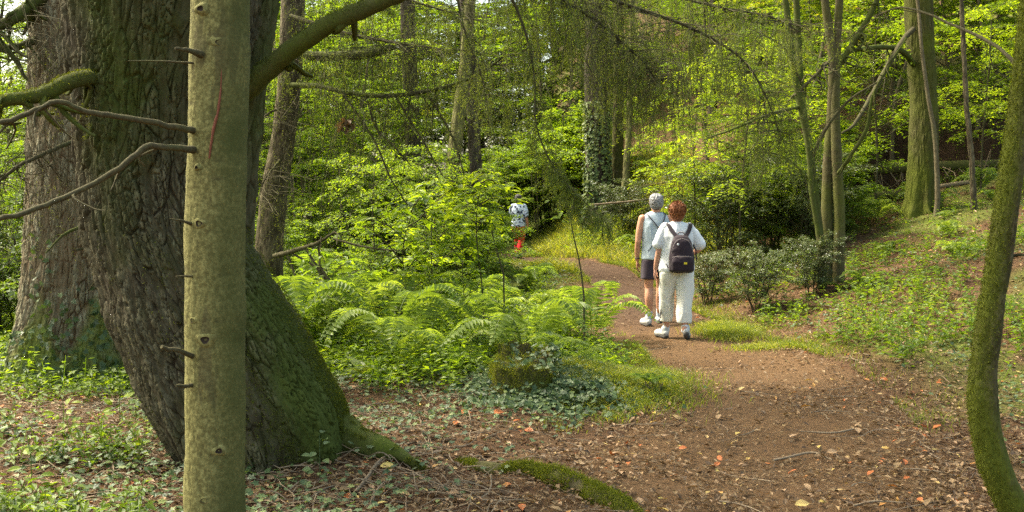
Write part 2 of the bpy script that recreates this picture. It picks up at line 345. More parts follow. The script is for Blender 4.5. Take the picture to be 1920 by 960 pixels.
m, nt = mat('lake_water'); finish(nt, (0.05, 0.07, 0.06), 0.08, noise(nt, 3, 3), 0.15, 0.05, 0.6); M['water'] = m
s = Soup(); s.add([(-600, -300, -3.4), (-13, -300, -3.4), (-13, 600, -3.4), (-600, 600, -3.4)], [(0, 1, 2, 3)])
tag(s.obj('lake_water', M['water']), kind='structure')

def patches(x, y, sc, seed, lo, hi): return S((fbm(np.stack([x, y, 0 * x], 1) * sc, 3, seed) - lo) / (hi - lo))
# ------------------------------------------------------------------ ground litter and ground cover (stuff)
def scatter(n, y0, y1, x0=-1.0, x1=1.0, pw=1.0):   # points inside the view's wedge, denser near the camera
    y = y0 * (y1 / y0) ** rng.random(n) if pw == 1.0 else y0 + (y1 - y0) * rng.random(n) ** pw
    x = (x0 + (x1 - x0) * rng.random(n)) * (0.60 * y + 0.4)
    return x, y
def lay(x, y, lift=0.012):
    inside = path_d(x, y) < 0
    return H(x, y) + np.where(inside, 0.012, micro(x, y)) + lift
# dead leaves
s = Soup()
x, y = scatter(95000, 3.4, 30); pdv = path_d(x, y)
dens = np.where(pdv < -0.25, np.clip(.08 + .5 * patches(x, y, 1.3, 91, .45, .65) + .5 * np.exp((pdv + .25) / .25) + .25 * (y < 5.5), 0, 1), np.where(x < 2, np.where(y < 8.6, 1.0, 0.25), 1.25)) * (0.35 + 1.0 * fbm(np.stack([x, y, 0 * x], 1) * 1.6, 2, 31))
dens = np.where((pdv < 0) & (y > 11), dens * 0.5, dens)
ok = rng.random(len(x)) < dens; x = x[ok]; y = y[ok]; n = len(x)
a = rng.random(n) * 2 * math.pi; tl = rng.normal(size=n) * 0.35
D = np.stack([np.cos(a), np.sin(a), tl], 1); N = nrm(np.stack([rng.normal(size=n) * .35, rng.normal(size=n) * .35, np.ones(n)], 1))
L = rng.uniform(0.022, 0.058, n) * (1 + 0.3 * (y > 12)); t = np.clip(rng.normal(0.45, 0.25, n), 0, 1)
leaves(s, np.stack([x, y, lay(x, y, 0.014)], 1), D, N, L, L * rng.uniform(.35, .6, n), t, 'a')
x, y = scatter(700, 3.6, 9); a = rng.random(700) * 6.28; D = np.stack([np.cos(a), np.sin(a), rng.normal(size=700) * .25], 1)
N = nrm(np.stack([rng.normal(size=700) * .35, rng.normal(size=700) * .35, np.ones(700)], 1)); L = rng.uniform(.05, .085, 700)
leaves(s, np.stack([x, y, lay(x, y, 0.02)], 1), D, N, L, L * .55, np.clip(rng.normal(.75, .25, 700), 0, 1), 'b')
tag(s.obj('leaf_litter', M['litter']), 'fallen brown and orange beech leaves strewn over soil and path', 'leaf litter', kind='stuff')
# needles, chips and fine twigs
s = Soup()
x, y = scatter(110000, 3.4, 16); pdv = path_d(x, y); ok = rng.random(len(x)) < np.where(pdv < 0, .25 + .75 * patches(x, y, 1.7, 93, .4, .6), 0.5); x = x[ok]; y = y[ok]; n = len(x)
a = rng.random(n) * 6.28; D = np.stack([np.cos(a), np.sin(a), rng.normal(size=n) * .12], 1); L = rng.uniform(.012, .05, n)
leaves(s, np.stack([x, y, lay(x, y, 0.008)], 1), D, (0, 0, 1), L, rng.uniform(.003, .009, n), np.clip(rng.normal(.36, .25, n), 0, .9), 'n')
tag(s.obj('needle_litter', M['litter']), 'fine needles and bark chips covering the trodden earth', 'needle litter', kind='stuff')
s = Soup()
for q in range(1350):
    left = q < 1050
    yy = rng.uniform(4.2, 9.5) if left else rng.uniform(4.2, 12); xx = rng.uniform(-0.56, -0.02) * yy if left else rng.uniform(-0.1, .55) * yy
    if path_d(np.array([xx]), np.array([yy]))[0] < -0.1 and rng.random() < .75: continue
    ln = rng.uniform(.12, .55) * (2.0 if left and xx < -2.5 and rng.random() < .4 else 1); a = rng.random() * 6.28; p0 = np.array([xx, yy, 0]); z0 = float(lay(np.array([xx]), np.array([yy]), 0)[0])
    pts = []
    for k_ in range(5):
        q_ = p0 + np.array([math.cos(a), math.sin(a), 0]) * ln * k_ / 4 + np.append(rng.normal(size=2) * ln * .05, 0)
        pts.append((q_[0], q_[1], float(lay(q_[0:1], q_[1:2], 0)[0]) + rng.uniform(.003, .02) + (0.06 * math.sin(k_ / 4 * math.pi) * rng.random() if left else 0)))
    tube(s, curve(pts, 7), [rng.uniform(.002, .006), .0012], 4, rng.random())
tag(s.obj('twig_litter', M['deadwood']), 'thin dry twigs scattered over the forest floor', 'twig litter', kind='stuff')

# ivy and low leaves creeping over the soil
s = Soup()
x, y = scatter(120000, 4.4, 24); pdv = path_d(x, y); q = patches(x, y, 0.9, 51, .42, .62)
right = np.clip(S((pdv - .15) / .8) * (0.05 + .65 * patches(x, y, 0.9, 51, .5, .64)) * np.where(y > 7.5, 1, .25), 0, 1)
leftd = S((pdv - .1) / .4) * np.where(y > 8.3, .4 + .6 * q, .28 * q + .04)
lf = (x < -2.6) & (y < 10); leftd = np.where(lf, 0.04 + .5 * patches(x, y, 1.5, 55, .5, .66), leftd)
ok = rng.random(len(x)) < np.where(x > 2, right, leftd); x = x[ok]; y = y[ok]; n = len(x)
a = rng.random(n) * 6.28; D = np.stack([np.cos(a), np.sin(a), rng.normal(size=n) * .3], 1)
N = nrm(np.stack([rng.normal(size=n) * .35, rng.normal(size=n) * .35 - .15, np.ones(n)], 1)); L = rng.uniform(.025, .05, n)
leaves(s, np.stack([x, y, lay(x, y, 0) + rng.uniform(.02, .09, n)], 1), D, N, L, L * .9, np.clip(rng.normal(.42, .25, n), 0, 1), 'i')
tag(s.obj('ivy_ground_cover', M['ivy']), 'small ivy leaves creeping over leaf mould', 'ivy', kind='stuff')

# grass
def grassy(name, label, pts_fn, n, hgt, wdt, material, tone_mu=.6):
    s = Soup(); x, y = pts_fn(n); n = len(x); a = rng.random(n) * 6.28; lean = rng.uniform(.15, .8, n)
    D = nrm(np.stack([np.cos(a) * lean, np.sin(a) * lean, np.ones(n)], 1)); P = np.stack([x, y, lay(x, y, -.005)], 1); L = hgt * rng.uniform(.5, 1.2, n)
    B = nrm(np.cross(D, rdir(n))); mid = P + D * L[:, None] * .55; tip = P + D * L[:, None] + np.stack([np.cos(a), np.sin(a), -.35 * np.ones(n)], 1) * (L * .35)[:, None]
    w = (wdt * rng.uniform(.6, 1.2, n))[:, None]
    V = np.stack([P - B * w, P + B * w, mid + B * w * .8, mid - B * w * .8, tip], 1); base = (np.arange(n) * 5)[:, None]
    tn = np.clip(rng.normal(tone_mu, .22, n), 0, 1)
    s.add(V.reshape(-1, 3), base + np.array([[0, 1, 2, 3]]), tn); s.v.append(np.zeros((0, 3)))
    f = base + np.array([[3, 2, 4]]); s.f.append(f + (s.n - n * 5)); s.t.append(tn); s.m.append(np.zeros(n, np.int32))
    return tag(s.obj(name, material), label, 'grass', kind='stuff')
def verge(n):                      # strip along both edges of the path
    i = rng.integers(0, len(PC), n * 3); sd = rng.choice([-1, 1], n * 3); o = sd * (PC[i, 2] + rng.exponential(.28, n * 3) - .05)
    x = PC[i, 0] + N2[i, 0] * o; y = PC[i, 1] + N2[i, 1] * o
    ok = (y > 7.0) & (y < 26) & (path_d(x, y) > -.12); ok &= rng.random(len(x)) < patches(x, y, 1.2, 61, .35, .6) * np.where(sd < 0, 1.0, np.where(y > 10, .8, .15))
    return x[ok], y[ok]
grassy('path_edge_grass', 'short bright grass growing along the path edges', verge, 30000, .09, .0028, M['grass'], .6)
def tuft_at(px, py, rx, ry, n):
    c = G(px, py); return lambda _n: (c[0] + rng.normal(size=n) * rx, c[1] + rng.normal(size=n) * ry)
grassy('grass_patch', 'bright green grass patch beside the path, right of the walking woman', tuft_at(1365, 625, .17, .28, 6000), 0, .12, .003, M['grass'], .75)
grassy('grass_patch', 'mossy low grass patch where the right bank meets the path', tuft_at(1450, 652, .22, .12, 4000), 0, .05, .003, M['grass'], .7)
grassy('grass_patch', 'bright mossy grass mound between the ivy stump and the path', tuft_at(1160, 705, .30, .45, 12000), 0, .11, .003, M['grass'], .7)
def slope(n):
    x = rng.uniform(.6, 5, n); y = rng.uniform(19.5, 29, n); ok = (path_d(x, y) > 0.05) & (rng.random(n) < .4 + patches(x, y, .9, 63, .3, .6)); return x[ok], y[ok]
grassy('hillside_grass', 'yellowish long grass on the slope behind the grey haired man', slope, 30000, .3, .006, M['grass'], .85)
# herb layer: leafy stems in the hollow left of the path and on the right bank
def herbs(name, label, xy, h0, h1, nl, ll, material, tm, kind='a', wr=.5, cat='undergrowth'):
    s = Soup(); x, y = xy; n = len(x); hh = rng.uniform(h0, h1, n); z = lay(x, y, 0); hh = hh * np.where((x / y > -.04) & (x / y < .05), .4, 1.0) * (.35 + 1.5 * fbm(np.stack([x, y, 0 * x], 1) * 1.1, 2, 83) ** 1.2)
    lean = np.stack([rng.normal(size=n) * .3, rng.normal(size=n) * .3, np.ones(n)], 1)
    tn0 = np.clip(rng.normal(tm, .16, n), 0, 1)
    for k in range(nl):
        t = (k + rng.random(n)) / nl; t = .25 + .75 * t; a = k * 2.4 + rng.random(n) * 1.2 + rng.random() * 6
        P = np.stack([x, y, z], 1) + lean * (hh * t)[:, None]; D = np.stack([np.cos(a), np.sin(a), rng.normal(.05, .35, n)], 1)
        N = nrm(np.stack([rng.normal(size=n) * .3, rng.normal(size=n) * .3, np.ones(n)], 1)); L = ll * rng.uniform(.6, 1.25, n) * (1.15 - .5 * t)
        leaves(s, P + D * L[:, None] * .3, D, N, L, L * wr, np.clip(tn0 + rng.normal(0, .12, n), 0, 1), kind)
    i = np.nonzero(hh > .12)[0]
    P = np.stack([x, y, z], 1)[i]; leaves(s, P, lean[i], rdir(len(i)), hh[i] * np.linalg.norm(lean[i], axis=1), .006, .2, 'n')
    return tag(s.obj(name, material), label, cat, kind='stuff')
n = 12500; y = 8.2 + 17 * rng.random(n) ** 1.15; x = rng.uniform(-.62, .16, n) * y; pdv = path_d(x, y)
ok = (pdv > np.where(y > 12, .65, .3)) & ~((np.hypot((x - .45) / .9, (y - 8.4) / .75) < 1)) & (rng.random(n) < .35 + patches(x, y, .8, 71, .3, .5)) & (rng.random(n) < S((y - 8.2 - .6 * np.sin(x * 2)) / 1.5) + .05) & ~((x < -2.8) & (y < 10.5) & (rng.random(n) < .75)) & ~((x / y > -.005) & (x / y < .015) & (y > 17))
herbs('undergrowth', 'dense bright green leafy undergrowth in the hollow left of the path', (x[ok], y[ok]), .10, .42, 8, .09, M['bright'], .5)
n = 13000; y = 8.5 + 18 * rng.random(n) ** 1.1; x = rng.uniform(.12, .6, n) * y; pdv = path_d(x, y)
ok = (pdv > .35) & (rng.random(n) < patches(x, y, .8, 75, .5, .62) * .6 + .03) & (x > 2.2)
herbs('bank_undergrowth', 'low leafy plants scattered over the right bank', (x[ok], y[ok]), .08, .34, 6, .085, M['beech'], .42)
n = 1500; y = 4.6 + 4.6 * rng.random(n); x = rng.uniform(-.6, -.36, n) * y - .1
ok = rng.random(n) < patches(x, y, 1.3, 77, .46, .62)
herbs('bramble_cover', 'low toothed leaves and runners at the left foot of the trees', (x[ok], y[ok]), .05, .26, 6, .075, M['beech'], .6)
# ------------------------------------------------------------------ trunks traced from the photograph's profiles
def trunk(name, prof, d, material, parent, amp=.02, fh=9, fz=1.6, seg=220, dz=.015, moss=None, flare=0, flz=.6, seed=1, lean=0.0, ztop=None, lob=.03, roots=6, plates=0, rings=None):
    """prof: (py, cx, hw) rows of the photograph; d: distance of the axis."""
    P = []
    for py, cx, hw in prof:
        w = W(cx, py, d); P.append((w[2], w[0], hw / F_PX * d))
    P = np.array(sorted(P)); z0 = P[0, 0]; z1 = ztop or P[-1, 0]
    if z1 > P[-1, 0]: P = np.vstack([P, (z1, P[-1, 1] + (P[-1, 1] - P[-2, 1]) / (P[-1, 0] - P[-2, 0]) * (z1 - P[-1, 0]) * .5, P[-1, 2] * .8)])
    nz = int((z1 - z0) / dz); z = np.linspace(z0, z1, nz); sm = max(3, int(.18 / dz)) | 1; kern = np.hanning(sm + 2)[1:-1]; kern /= kern.sum()
    def ip(c):
        v = np.interp(z, P[:, 0], P[:, c]); return np.convolve(np.pad(v, sm // 2, mode='reflect', reflect_type='odd'), kern, 'valid')
    cx, r = ip(1), ip(2); cy = d + lean * (z - z0)
    th = np.arange(seg) / seg * 2 * math.pi; TH, ZZ = np.meshgrid(th, z); RR = r[:, None] * np.ones(seg)
    gz = Hs(P[0, 1], d); fl = np.exp(-np.clip(ZZ - gz, 0, None) / flz) * flare
    rootsf = (np.cos(TH * roots + seed + 1.3 * np.sin(TH * 2 + seed)) * .5 + .5) ** 1.5
    RR = RR * (1 + fl * rootsf + lob * np.sin(TH * 3 + seed + ZZ * .7) + lob * .7 * np.sin(TH * 5 + seed * 2 - ZZ * .9))
    bx, by = np.cos(TH), np.sin(TH); R0 = r.mean()
    q = np.stack([bx * R0 * fh, by * R0 * fh, ZZ * fz], -1); wp = fbm(q * 1.1, 3, seed + 5) - .5
    q = q + np.stack([wp * 1.6, wp * 1.6, 0 * wp], -1)
    n = fbm(q, 2, seed); ridge = 1 - np.abs(2 * n - 1); nb = fbm(q * [1.9, 1.9, 2.6] + 7, 2, seed + 31); cr = np.maximum(S((ridge - .80) / .16), .75 * S((1 - np.abs(2 * nb - 1) - .84) / .13))
    q2 = np.stack([bx * R0 * fh * 2.6, by * R0 * fh * 2.6, ZZ * fz * 3.2], -1); fine = fbm(q2, 4, seed + 9) - .5
    plate = fbm(np.stack([bx * R0 * fh * .9, by * R0 * fh * .9, ZZ * fz * 2.0], -1), 2, seed + 3) - .5
    plt_ = 0 * TH
    if plates:
        w2 = (fbm(q * .8, 2, seed + 40) - .5) * .5
        gap, idv = cell(np.stack([bx * R0 * plates + w2, by * R0 * plates + w2, ZZ * plates * .26], -1), seed); gap2, idv2 = cell(np.stack([bx * R0 * plates * 2.3, by * R0 * plates * 2.3, ZZ * plates * .9], -1), seed + 1)
        c1 = (1 - S(gap / .15)) * S((fbm(q * 1.7, 2, seed + 50) - .30) / .18); c2 = (1 - S(gap2 / .14)) * .55; cr = np.maximum(np.maximum(c1, c2 * (1 - c1)), .6 * cr)
        RR = RR + amp * (.7 * idv + .3 * idv2 - .5) * (1 - c1) ; plt_ = np.clip(idv * .6 + idv2 * .6 - .2, 0, 1)
    RR = RR - amp * cr + amp * .45 * fine + amp * .4 * plate
    if rings:                      # old whorl scars: thin dark broken lines round the stem
        cr = 0 * TH
        for zr in rings: cr = np.maximum(cr, np.exp(-((ZZ - zr - .012 * np.sin(TH * 2 + zr * 9) - .006 * np.sin(TH * 7)) / (.0045 + .003 * np.sin(TH * 5 + zr))) ** 2) * S((fbm(np.stack([bx * 2, by * 2, ZZ * 3], -1), 2, 5) - .42) / .12))
        cr = np.maximum(cr, .8 * S((fbm(np.stack([bx * 1.6, by * 1.6, ZZ * 2.2], -1), 4, 66) - .60) / .06)); RR = RR - .002 * cr
    V = np.stack([cx[:, None] + RR * bx, cy[:, None] + RR * by, ZZ], -1)
    s = Soup(); i, j = np.meshgrid(np.arange(nz - 1), np.arange(seg), indexing='ij'); j2 = (j + 1) % seg
    s.add(V.reshape(-1, 3), np.stack([i * seg + j, i * seg + j2, (i + 1) * seg + j2, (i + 1) * seg + j], -1).reshape(-1, 4))
    s.attr['cr'] = (cr * .9).ravel(); s.attr['pl'] = plt_.ravel(); s.attr['ms'] = (moss(TH, ZZ, V) if moss else 0 * TH).ravel()
    o = link(name, s.mesh(name, [material], True)); 
    if parent: put(parent, o)
    ip2 = lambda zz: (np.interp(zz, z, cx), np.interp(zz, z, cy), np.interp(zz, z, r))
    return o, ip2
def at_base(px, d): 
    w = W(px, 600, d); return (w[0], d, Hs(w[0], d))
def pxcurve(pts, n=24):            # (px, py, d) points to a smooth 3-D curve
    return curve([W(*p) for p in pts], n)
def twiglets(s, P, n, ln, r, droop=.5, seed=0, side=None):
    rr = np.random.default_rng(seed)
    for _ in range(n):
        i = rr.integers(len(P) // 5, len(P)); D = rr.normal(size=3) * .6; D[2] = -droop * rr.uniform(.3, 1.3); D = nrm(D) * ln * rr.uniform(.3, 1.1)
        b = rr.normal(size=3) * ln * .12
        tube(s, curve([P[i], P[i] + D * .35 + b, P[i] + D * .75 + b * .3 + (0, 0, -.05 * ln), P[i] + D], 7), [r, r * .35], 3, rr.random(), cap=False)
def needles(s, A, B, sag, cnt, nl, nw, rr, tone=.5):
    """needles along n strands from A to B (n,3) that sag in the middle."""
    n = len(A); t = rr.random((n, cnt)); P = A[:, None] + (B - A)[:, None] * t[..., None]; P[..., 2] -= sag * 4 * t * (1 - t) * .25
    T = nrm(B - A)[:, None] * np.ones((1, cnt, 1)); R = nrm(np.cross(T, rr.normal(size=(n, cnt, 3))))
    D = nrm(T * .8 + R); leaves(s, P.reshape(-1, 3), D.reshape(-1, 3), np.cross(D, R).reshape(-1, 3) + 1e-3, nl * rr.uniform(.6, 1.2, n * cnt), nw, np.clip(rr.normal(tone, .25, n * cnt), 0, 1), 'n')
def veil(P, nst, ln, spread, rr, cnt=34, nl=.022, nw=.0026, out=0.0, tone=.5, up=.15):
    """hanging needle strands below the branch curve P -> (twigs soup, needles soup)"""
    tw = Soup(); ne = Soup(); i = rr.integers(int(len(P) * up), len(P), nst); A0 = P[i]
    off = rr.normal(size=(nst, 3)) * [spread, spread, spread * .25]; A1 = A0 + off + [out, 0, -.05]
    L = ln * rr.uniform(.25, 1.1, nst); B1 = A1 + np.stack([rr.normal(size=nst) * .18 * L + out * .6, rr.normal(size=nst) * .18 * L, -L], 1)
    for a0, a1, b1 in zip(A0, A1, B1): tube(tw, curve([a0, a1, (a1 + b1) / 2 + rr.normal(size=3) * .02, b1], 6), [.0035, .0012], 3, rr.random(), cap=False)
    needles(ne, A1, B1, 0, cnt, nl, nw, rr, tone)
    k = rr.integers(0, nst, nst * 3); t = rr.random(nst * 3)[:, None]; A2 = A1[k] * (1 - t) + B1[k] * t
    B2 = A2 + np.stack([rr.normal(size=nst * 3) * .09, rr.normal(size=nst * 3) * .09, -rr.uniform(.08, .26, nst * 3)], 1)
    leaves(tw, A2, B2 - A2, rdir(len(A2)), np.linalg.norm(B2 - A2, axis=1), .0022, .4, 'n'); needles(ne, A2, B2, 0, cnt // 2, nl, nw, rr, tone)
    return tw, ne
def bough(parent, name, pts, r, mossy=False, nst=0, ln=.5, spread=.15, seed=0, twn=0, twl=.4, n=30, rough=.12, **kw):
    rr = np.random.default_rng(seed); P = pxcurve(pts, n); P[3:-1] += (rr.normal(size=(n - 4, 3)) * min(.003, r[-1] * .3))
    s = Soup(); tube(s, P, r, 8, .5, rough=rough, seed=seed)
    if twn: twiglets(s, P, twn, twl, max(.003, r[-1] * .8), .6, seed)
    o = s.obj(name, M['moss_limb'] if mossy else M['twig'], smooth=True); put(parent, o)
    if nst:
        tw, ne = veil(P, nst, ln, spread, rr, **kw); put(parent, tw.obj('hanging_twigs', M['twig'])).parent = o; 
        q = put(parent, ne.obj('needles', M['needle'])); q.parent = o
        for c_ in o.children: c_.matrix_parent_inverse.identity()
    return o

# old dark conifer with the flaring mossy base
DO = 6.25
old = thing('old_conifer', 'huge dark old conifer with furrowed mossy bark and flaring base behind the pale stem', 'tree', at_base(500, DO))
prof = [(1050, 508, 175), (960, 506, 158), (900, 505, 152), (870, 502, 156), (840, 497, 162), (800, 484, 172), (750, 462, 180), (700, 435, 176), (650, 412, 172), (600, 388, 172), (540, 362, 160), (450, 318, 148),
        (350, 300, 140), (200, 298, 150), (80, 312, 172), (0, 318, 182), (-120, 318, 186)]
def moss_old(TH, Z, V):
    right = np.clip(np.cos(TH - math.radians(-40)), 0, 1); mid = np.exp(-((V[..., 0] + 2.35) / .30) ** 2) * (np.sin(TH) < 0) * S((Z - 1.2) / 1.0)
    return 1.1 * mid + 1.3 * right * S((1.75 - Z) / 1.2) * S((np.cos(TH) - .35) / .5) + .25 * right - .35 * np.clip(-np.cos(TH), 0, 1)
o, ipo = trunk('trunk', prof, DO, M['old_bark'], old, amp=.030, fh=9, fz=1.3, seg=680, dz=.0075, plates=19, moss=moss_old, flare=.12, flz=.5, seed=3, ztop=4.4, lob=.035, roots=7)
trunk('side_stem', [(460, 432, 44), (330, 444, 40), (170, 464, 37), (80, 478, 36), (0, 490, 35), (-150, 520, 33)], 6.4, M['old_bark'], old, amp=.022, fh=9, fz=1.4, seg=200, dz=.01, plates=13, moss=lambda TH, Z, V: .5 + 0 * TH, seed=77, ztop=4.2)
bough(old, 'branch', [(430, 190, 6.35), (470, 162, 6.2), (512, 122, 6.1), (560, 84, 6.0), (622, 44, 5.9), (690, 14, 5.85), (770, -20, 5.8), (900, -90, 5.8)], [.085, .066, .06, .055, .05, .04], True, twn=6, twl=.25, seed=11, rough=.12, n=50)
bough(old, 'branch', [(215, 168, 6.0), (188, 148, 5.85), (140, 150, 5.7), (80, 176, 5.6), (0, 192, 5.5), (-90, 215, 5.4)], [.06, .045, .042, .038, .03], True, twn=14, twl=.35, seed=12, rough=.2)
bough(old, 'surface_root', [(590, 800, 6.35), (670, 832, 6.15), (740, 850, 6.0), (810, 892, 5.9)], [.17, .085, .05, .02], True, seed=13, rough=.9)
# long boughs that hang over the path from the old conifer's crown
hang = dict(cnt=40, nl=.026, nw=.003)
B = [([(700, -260, 7.6), (860, -170, 8.6), (1000, -70, 9.2), (1150, 0, 9.5), (1290, 50, 9.6), (1390, 110, 9.7), (1440, 190, 9.7), (1465, 262, 9.7)], [.05, .03, .022, .014, .01, .005], 260, .55, .22),
     ([(560, -330, 7.2), (760, -220, 8.0), (900, -120, 8.6), (1010, -30, 8.9), (1120, 40, 9.1), (1200, 110, 9.2), (1230, 150, 9.2)], [.045, .03, .02, .014, .009, .005], 330, .75, .22),
     ([(700, -200, 8.0), (840, -90, 8.4), (940, -30, 8.6), (985, 60, 8.7), (1002, 150, 8.7), (1006, 240, 8.7), (1040, 315, 8.7), (1085, 368, 8.7), (1130, 408, 8.7)], [.03, .02, .012, .009, .007, .005, .004], 80, .18, .06),
     ([(900, -180, 9.6), (1060, -100, 10.0), (1200, -30, 10.2), (1330, 10, 10.2), (1440, 30, 10.2), (1500, 60, 10.2)], [.03, .02, .015, .01, .005], 170, .5, .25),
     ([(760, -200, 8.4), (840, -60, 8.5), (872, 60, 8.5), (905, 150, 8.5), (918, 235, 8.5)], [.02, .014, .009, .006, .003], 60, .3, .12)]
for k, (pts, r, nst, ln, spd) in enumerate(B): bough(old, 'hanging_bough', pts, r, False, nst=nst, ln=ln, spread=spd, seed=20 + k, up=.35, tone=.4, **hang)
s = Soup(); rr = np.random.default_rng(5)    # a bushy dark brush of needles at the tip of one bough
P = pxcurve([(1020, 285, 8.7), (1060, 335, 8.7), (1105, 385, 8.7), (1140, 410, 8.7)], 20); i = rr.integers(0, 20, 130); A = P[i] + rr.normal(size=(130, 3)) * .03
Bq = A + np.stack([rr.uniform(-.12, .12, 130), rr.normal(size=130) * .12, -rr.uniform(.08, .26, 130)], 1); needles(s, A, Bq, 0, 34, .03, .0032, rr, .45)
put(old, s.obj('needle_brush', M['needle']))
# the dead cluster of brown leaves caught on a twig hangs from the slim conifer (built below)

# left reddish conifer
DL = 9.3
lt = thing('reddish_conifer', 'broad conifer with reddish plated bark and ivy at the left edge, mossy at its foot', 'tree', at_base(130, DL))
prof = [(770, 130, 135), (720, 132, 118), (690, 135, 108), (600, 140, 100), (480, 150, 95), (300, 160, 97), (150, 165, 100), (0, 170, 102), (-150, 175, 102)]
def moss_l(TH, Z, V): return 1.5 * S((.75 - Z + .25 * np.sin(TH * 6)) / .5) * 1.0 - .1
trunk('trunk', prof, DL, M['red_bark'], lt, amp=.024, fh=9, fz=1.4, seg=500, dz=.010, plates=17, moss=moss_l, flare=.14, flz=.35, seed=9, ztop=4.5)
bough(lt, 'branch', [(75, 72, 9.0), (40, 85, 8.8), (0, 92, 8.6), (-60, 100, 8.5)], [.035, .03, .02], True, twn=10, twl=.4, seed=31)
bough(lt, 'branch', [(110, -20, 9.0), (60, 8, 8.8), (20, 38, 8.6), (-30, 60, 8.5)], [.06, .05, .04], True, twn=12, twl=.5, seed=32, nst=50, ln=.8, spread=.3, cnt=14, nl=.02, nw=.002, tone=.7)
bough(lt, 'branch', [(160, 256, 8.6), (90, 285, 8.3), (40, 308, 8.1), (0, 338, 8.0), (-40, 360, 8)], [.02, .018, .014, .008], False, twn=16, twl=.45, seed=33, nst=26, ln=.8, spread=.25, cnt=10, nl=.02, nw=.002, tone=.7)
bough(lt, 'branch', [(165, 420, 8.7), (120, 440, 8.55), (85, 475, 8.4)], [.018, .012, .006], True, twn=5, twl=.15, seed=34)
bough(lt, 'broken_stub', [(170, 462, 8.85), (142, 469, 8.7)], [.014, .010], False, seed=35)
s = Soup(); rr = np.random.default_rng(8); n = 420; a = np.radians(rr.uniform(-150, -10, n)); z = rr.beta(1.1, 2.2, n) * 1.9 - .02
cx = W(140, 600, DL)[0]; R = .53 + .10 * np.exp(-z / .35) + .015; keep = fbm(np.stack([a * 3, z * 2, 0 * z], 1), 2, 4) > .47 - .25 * (z < .5); a, z, R = a[keep], z[keep], R[keep]; n = len(a)
Nn = np.stack([np.cos(a), np.sin(a), 0 * a], 1); P = np.stack([cx + np.cos(a) * R, DL + np.sin(a) * R, z], 1)
leaves(s, P, rdir(n) * [1, 1, .6] - [0, 0, .5] + Nn * .3, Nn + rdir(n) * .35, rr.uniform(.04, .075, n), rr.uniform(.04, .065, n), rr.uniform(.2, .9, n), 'i')
put(lt, s.obj('ivy', M['ivy']))
# pale young stem in the foreground
DP = 4.2
pl = thing('pale_conifer_stem', 'smooth pale green young conifer trunk with knots standing before the old tree', 'tree', at_base(404, DP))
prof = [(1150, 404, 62), (1050, 403, 58), (960, 403, 57), (900, 402, 56), (830, 404, 54.5), (720, 404, 55.5), (640, 403, 54), (590, 405, 57), (540, 404, 54), (480, 403, 55), (415, 403, 56), (380, 405, 54), (318, 407, 55), (290, 408, 53), (150, 411, 54.5), (95, 413, 56), (60, 413, 53), (0, 414, 53), (-160, 418, 52)]
def shade_moss_p(TH, Z, V): return 1.0 * S((np.cos(TH) + .25) / 1.1) + .5 * S((.5 - Z) / .8) - .15  # shade painted into the colour of the right half, plus moss at the foot
trunk('trunk', prof, DP, M['pale_bark'], pl, amp=.0022, fh=16, fz=5, seg=200, dz=.012, moss=shade_moss_p, seed=14, rings=[.55, .83, 1.12, 1.33, 1.72, 1.79, 2.02, 2.24, 2.32], ztop=3.4, lob=.018, flare=.1, flz=.2)
m, nt = mat('knot_heart'); finish(nt, (0.03, 0.02, 0.012), .9); M['pit'] = m
def knot(px, py, r):
    a = math.asin(np.clip((px - 404) / 54, -.99, .99)); c = W(404, py, DP); R = .123; nrmv = np.array([math.sin(a), -math.cos(a), 0])
    s = Soup(); th = np.arange(20) / 20 * 6.283; up = np.array([0, 0, 1.]); sd = np.cross(up, nrmv); c0 = c + nrmv * R
    rings = [(2.3, -.006, 0), (1.5, .004, 0), (.95, .007, 0), (.62, .001, 1), (.0, -.002, 1)]; V = []
    for q, (f, o_, _) in enumerate(rings): V.append(c0 + nrmv * o_ + (sd * np.cos(th)[:, None] * 1.25 + up * np.sin(th)[:, None]) * r * f * (1 + .12 * np.sin(th * 3 + px))[:, None])
    V = np.concatenate(V)
    for q in range(4):
        k = np.arange(20); s.add(V[q * 20:(q + 2) * 20], np.stack([k, (k + 1) % 20, 20 + (k + 1) % 20, 20 + k], -1), 0.5, 1 if q >= 2 else 0)
    return put(pl, s.obj('knot', [M['pale_bark'], M['pit']], smooth=True))
for px, py, r in [(394, 27, .012), (426, 88, .014), (391, 418, .013), (378, 595, .010), (402, 630, .016), (425, 833, .012), (400, 922, .012), (386, 316, .007), (455, 315, .009)]: knot(px, py, r)
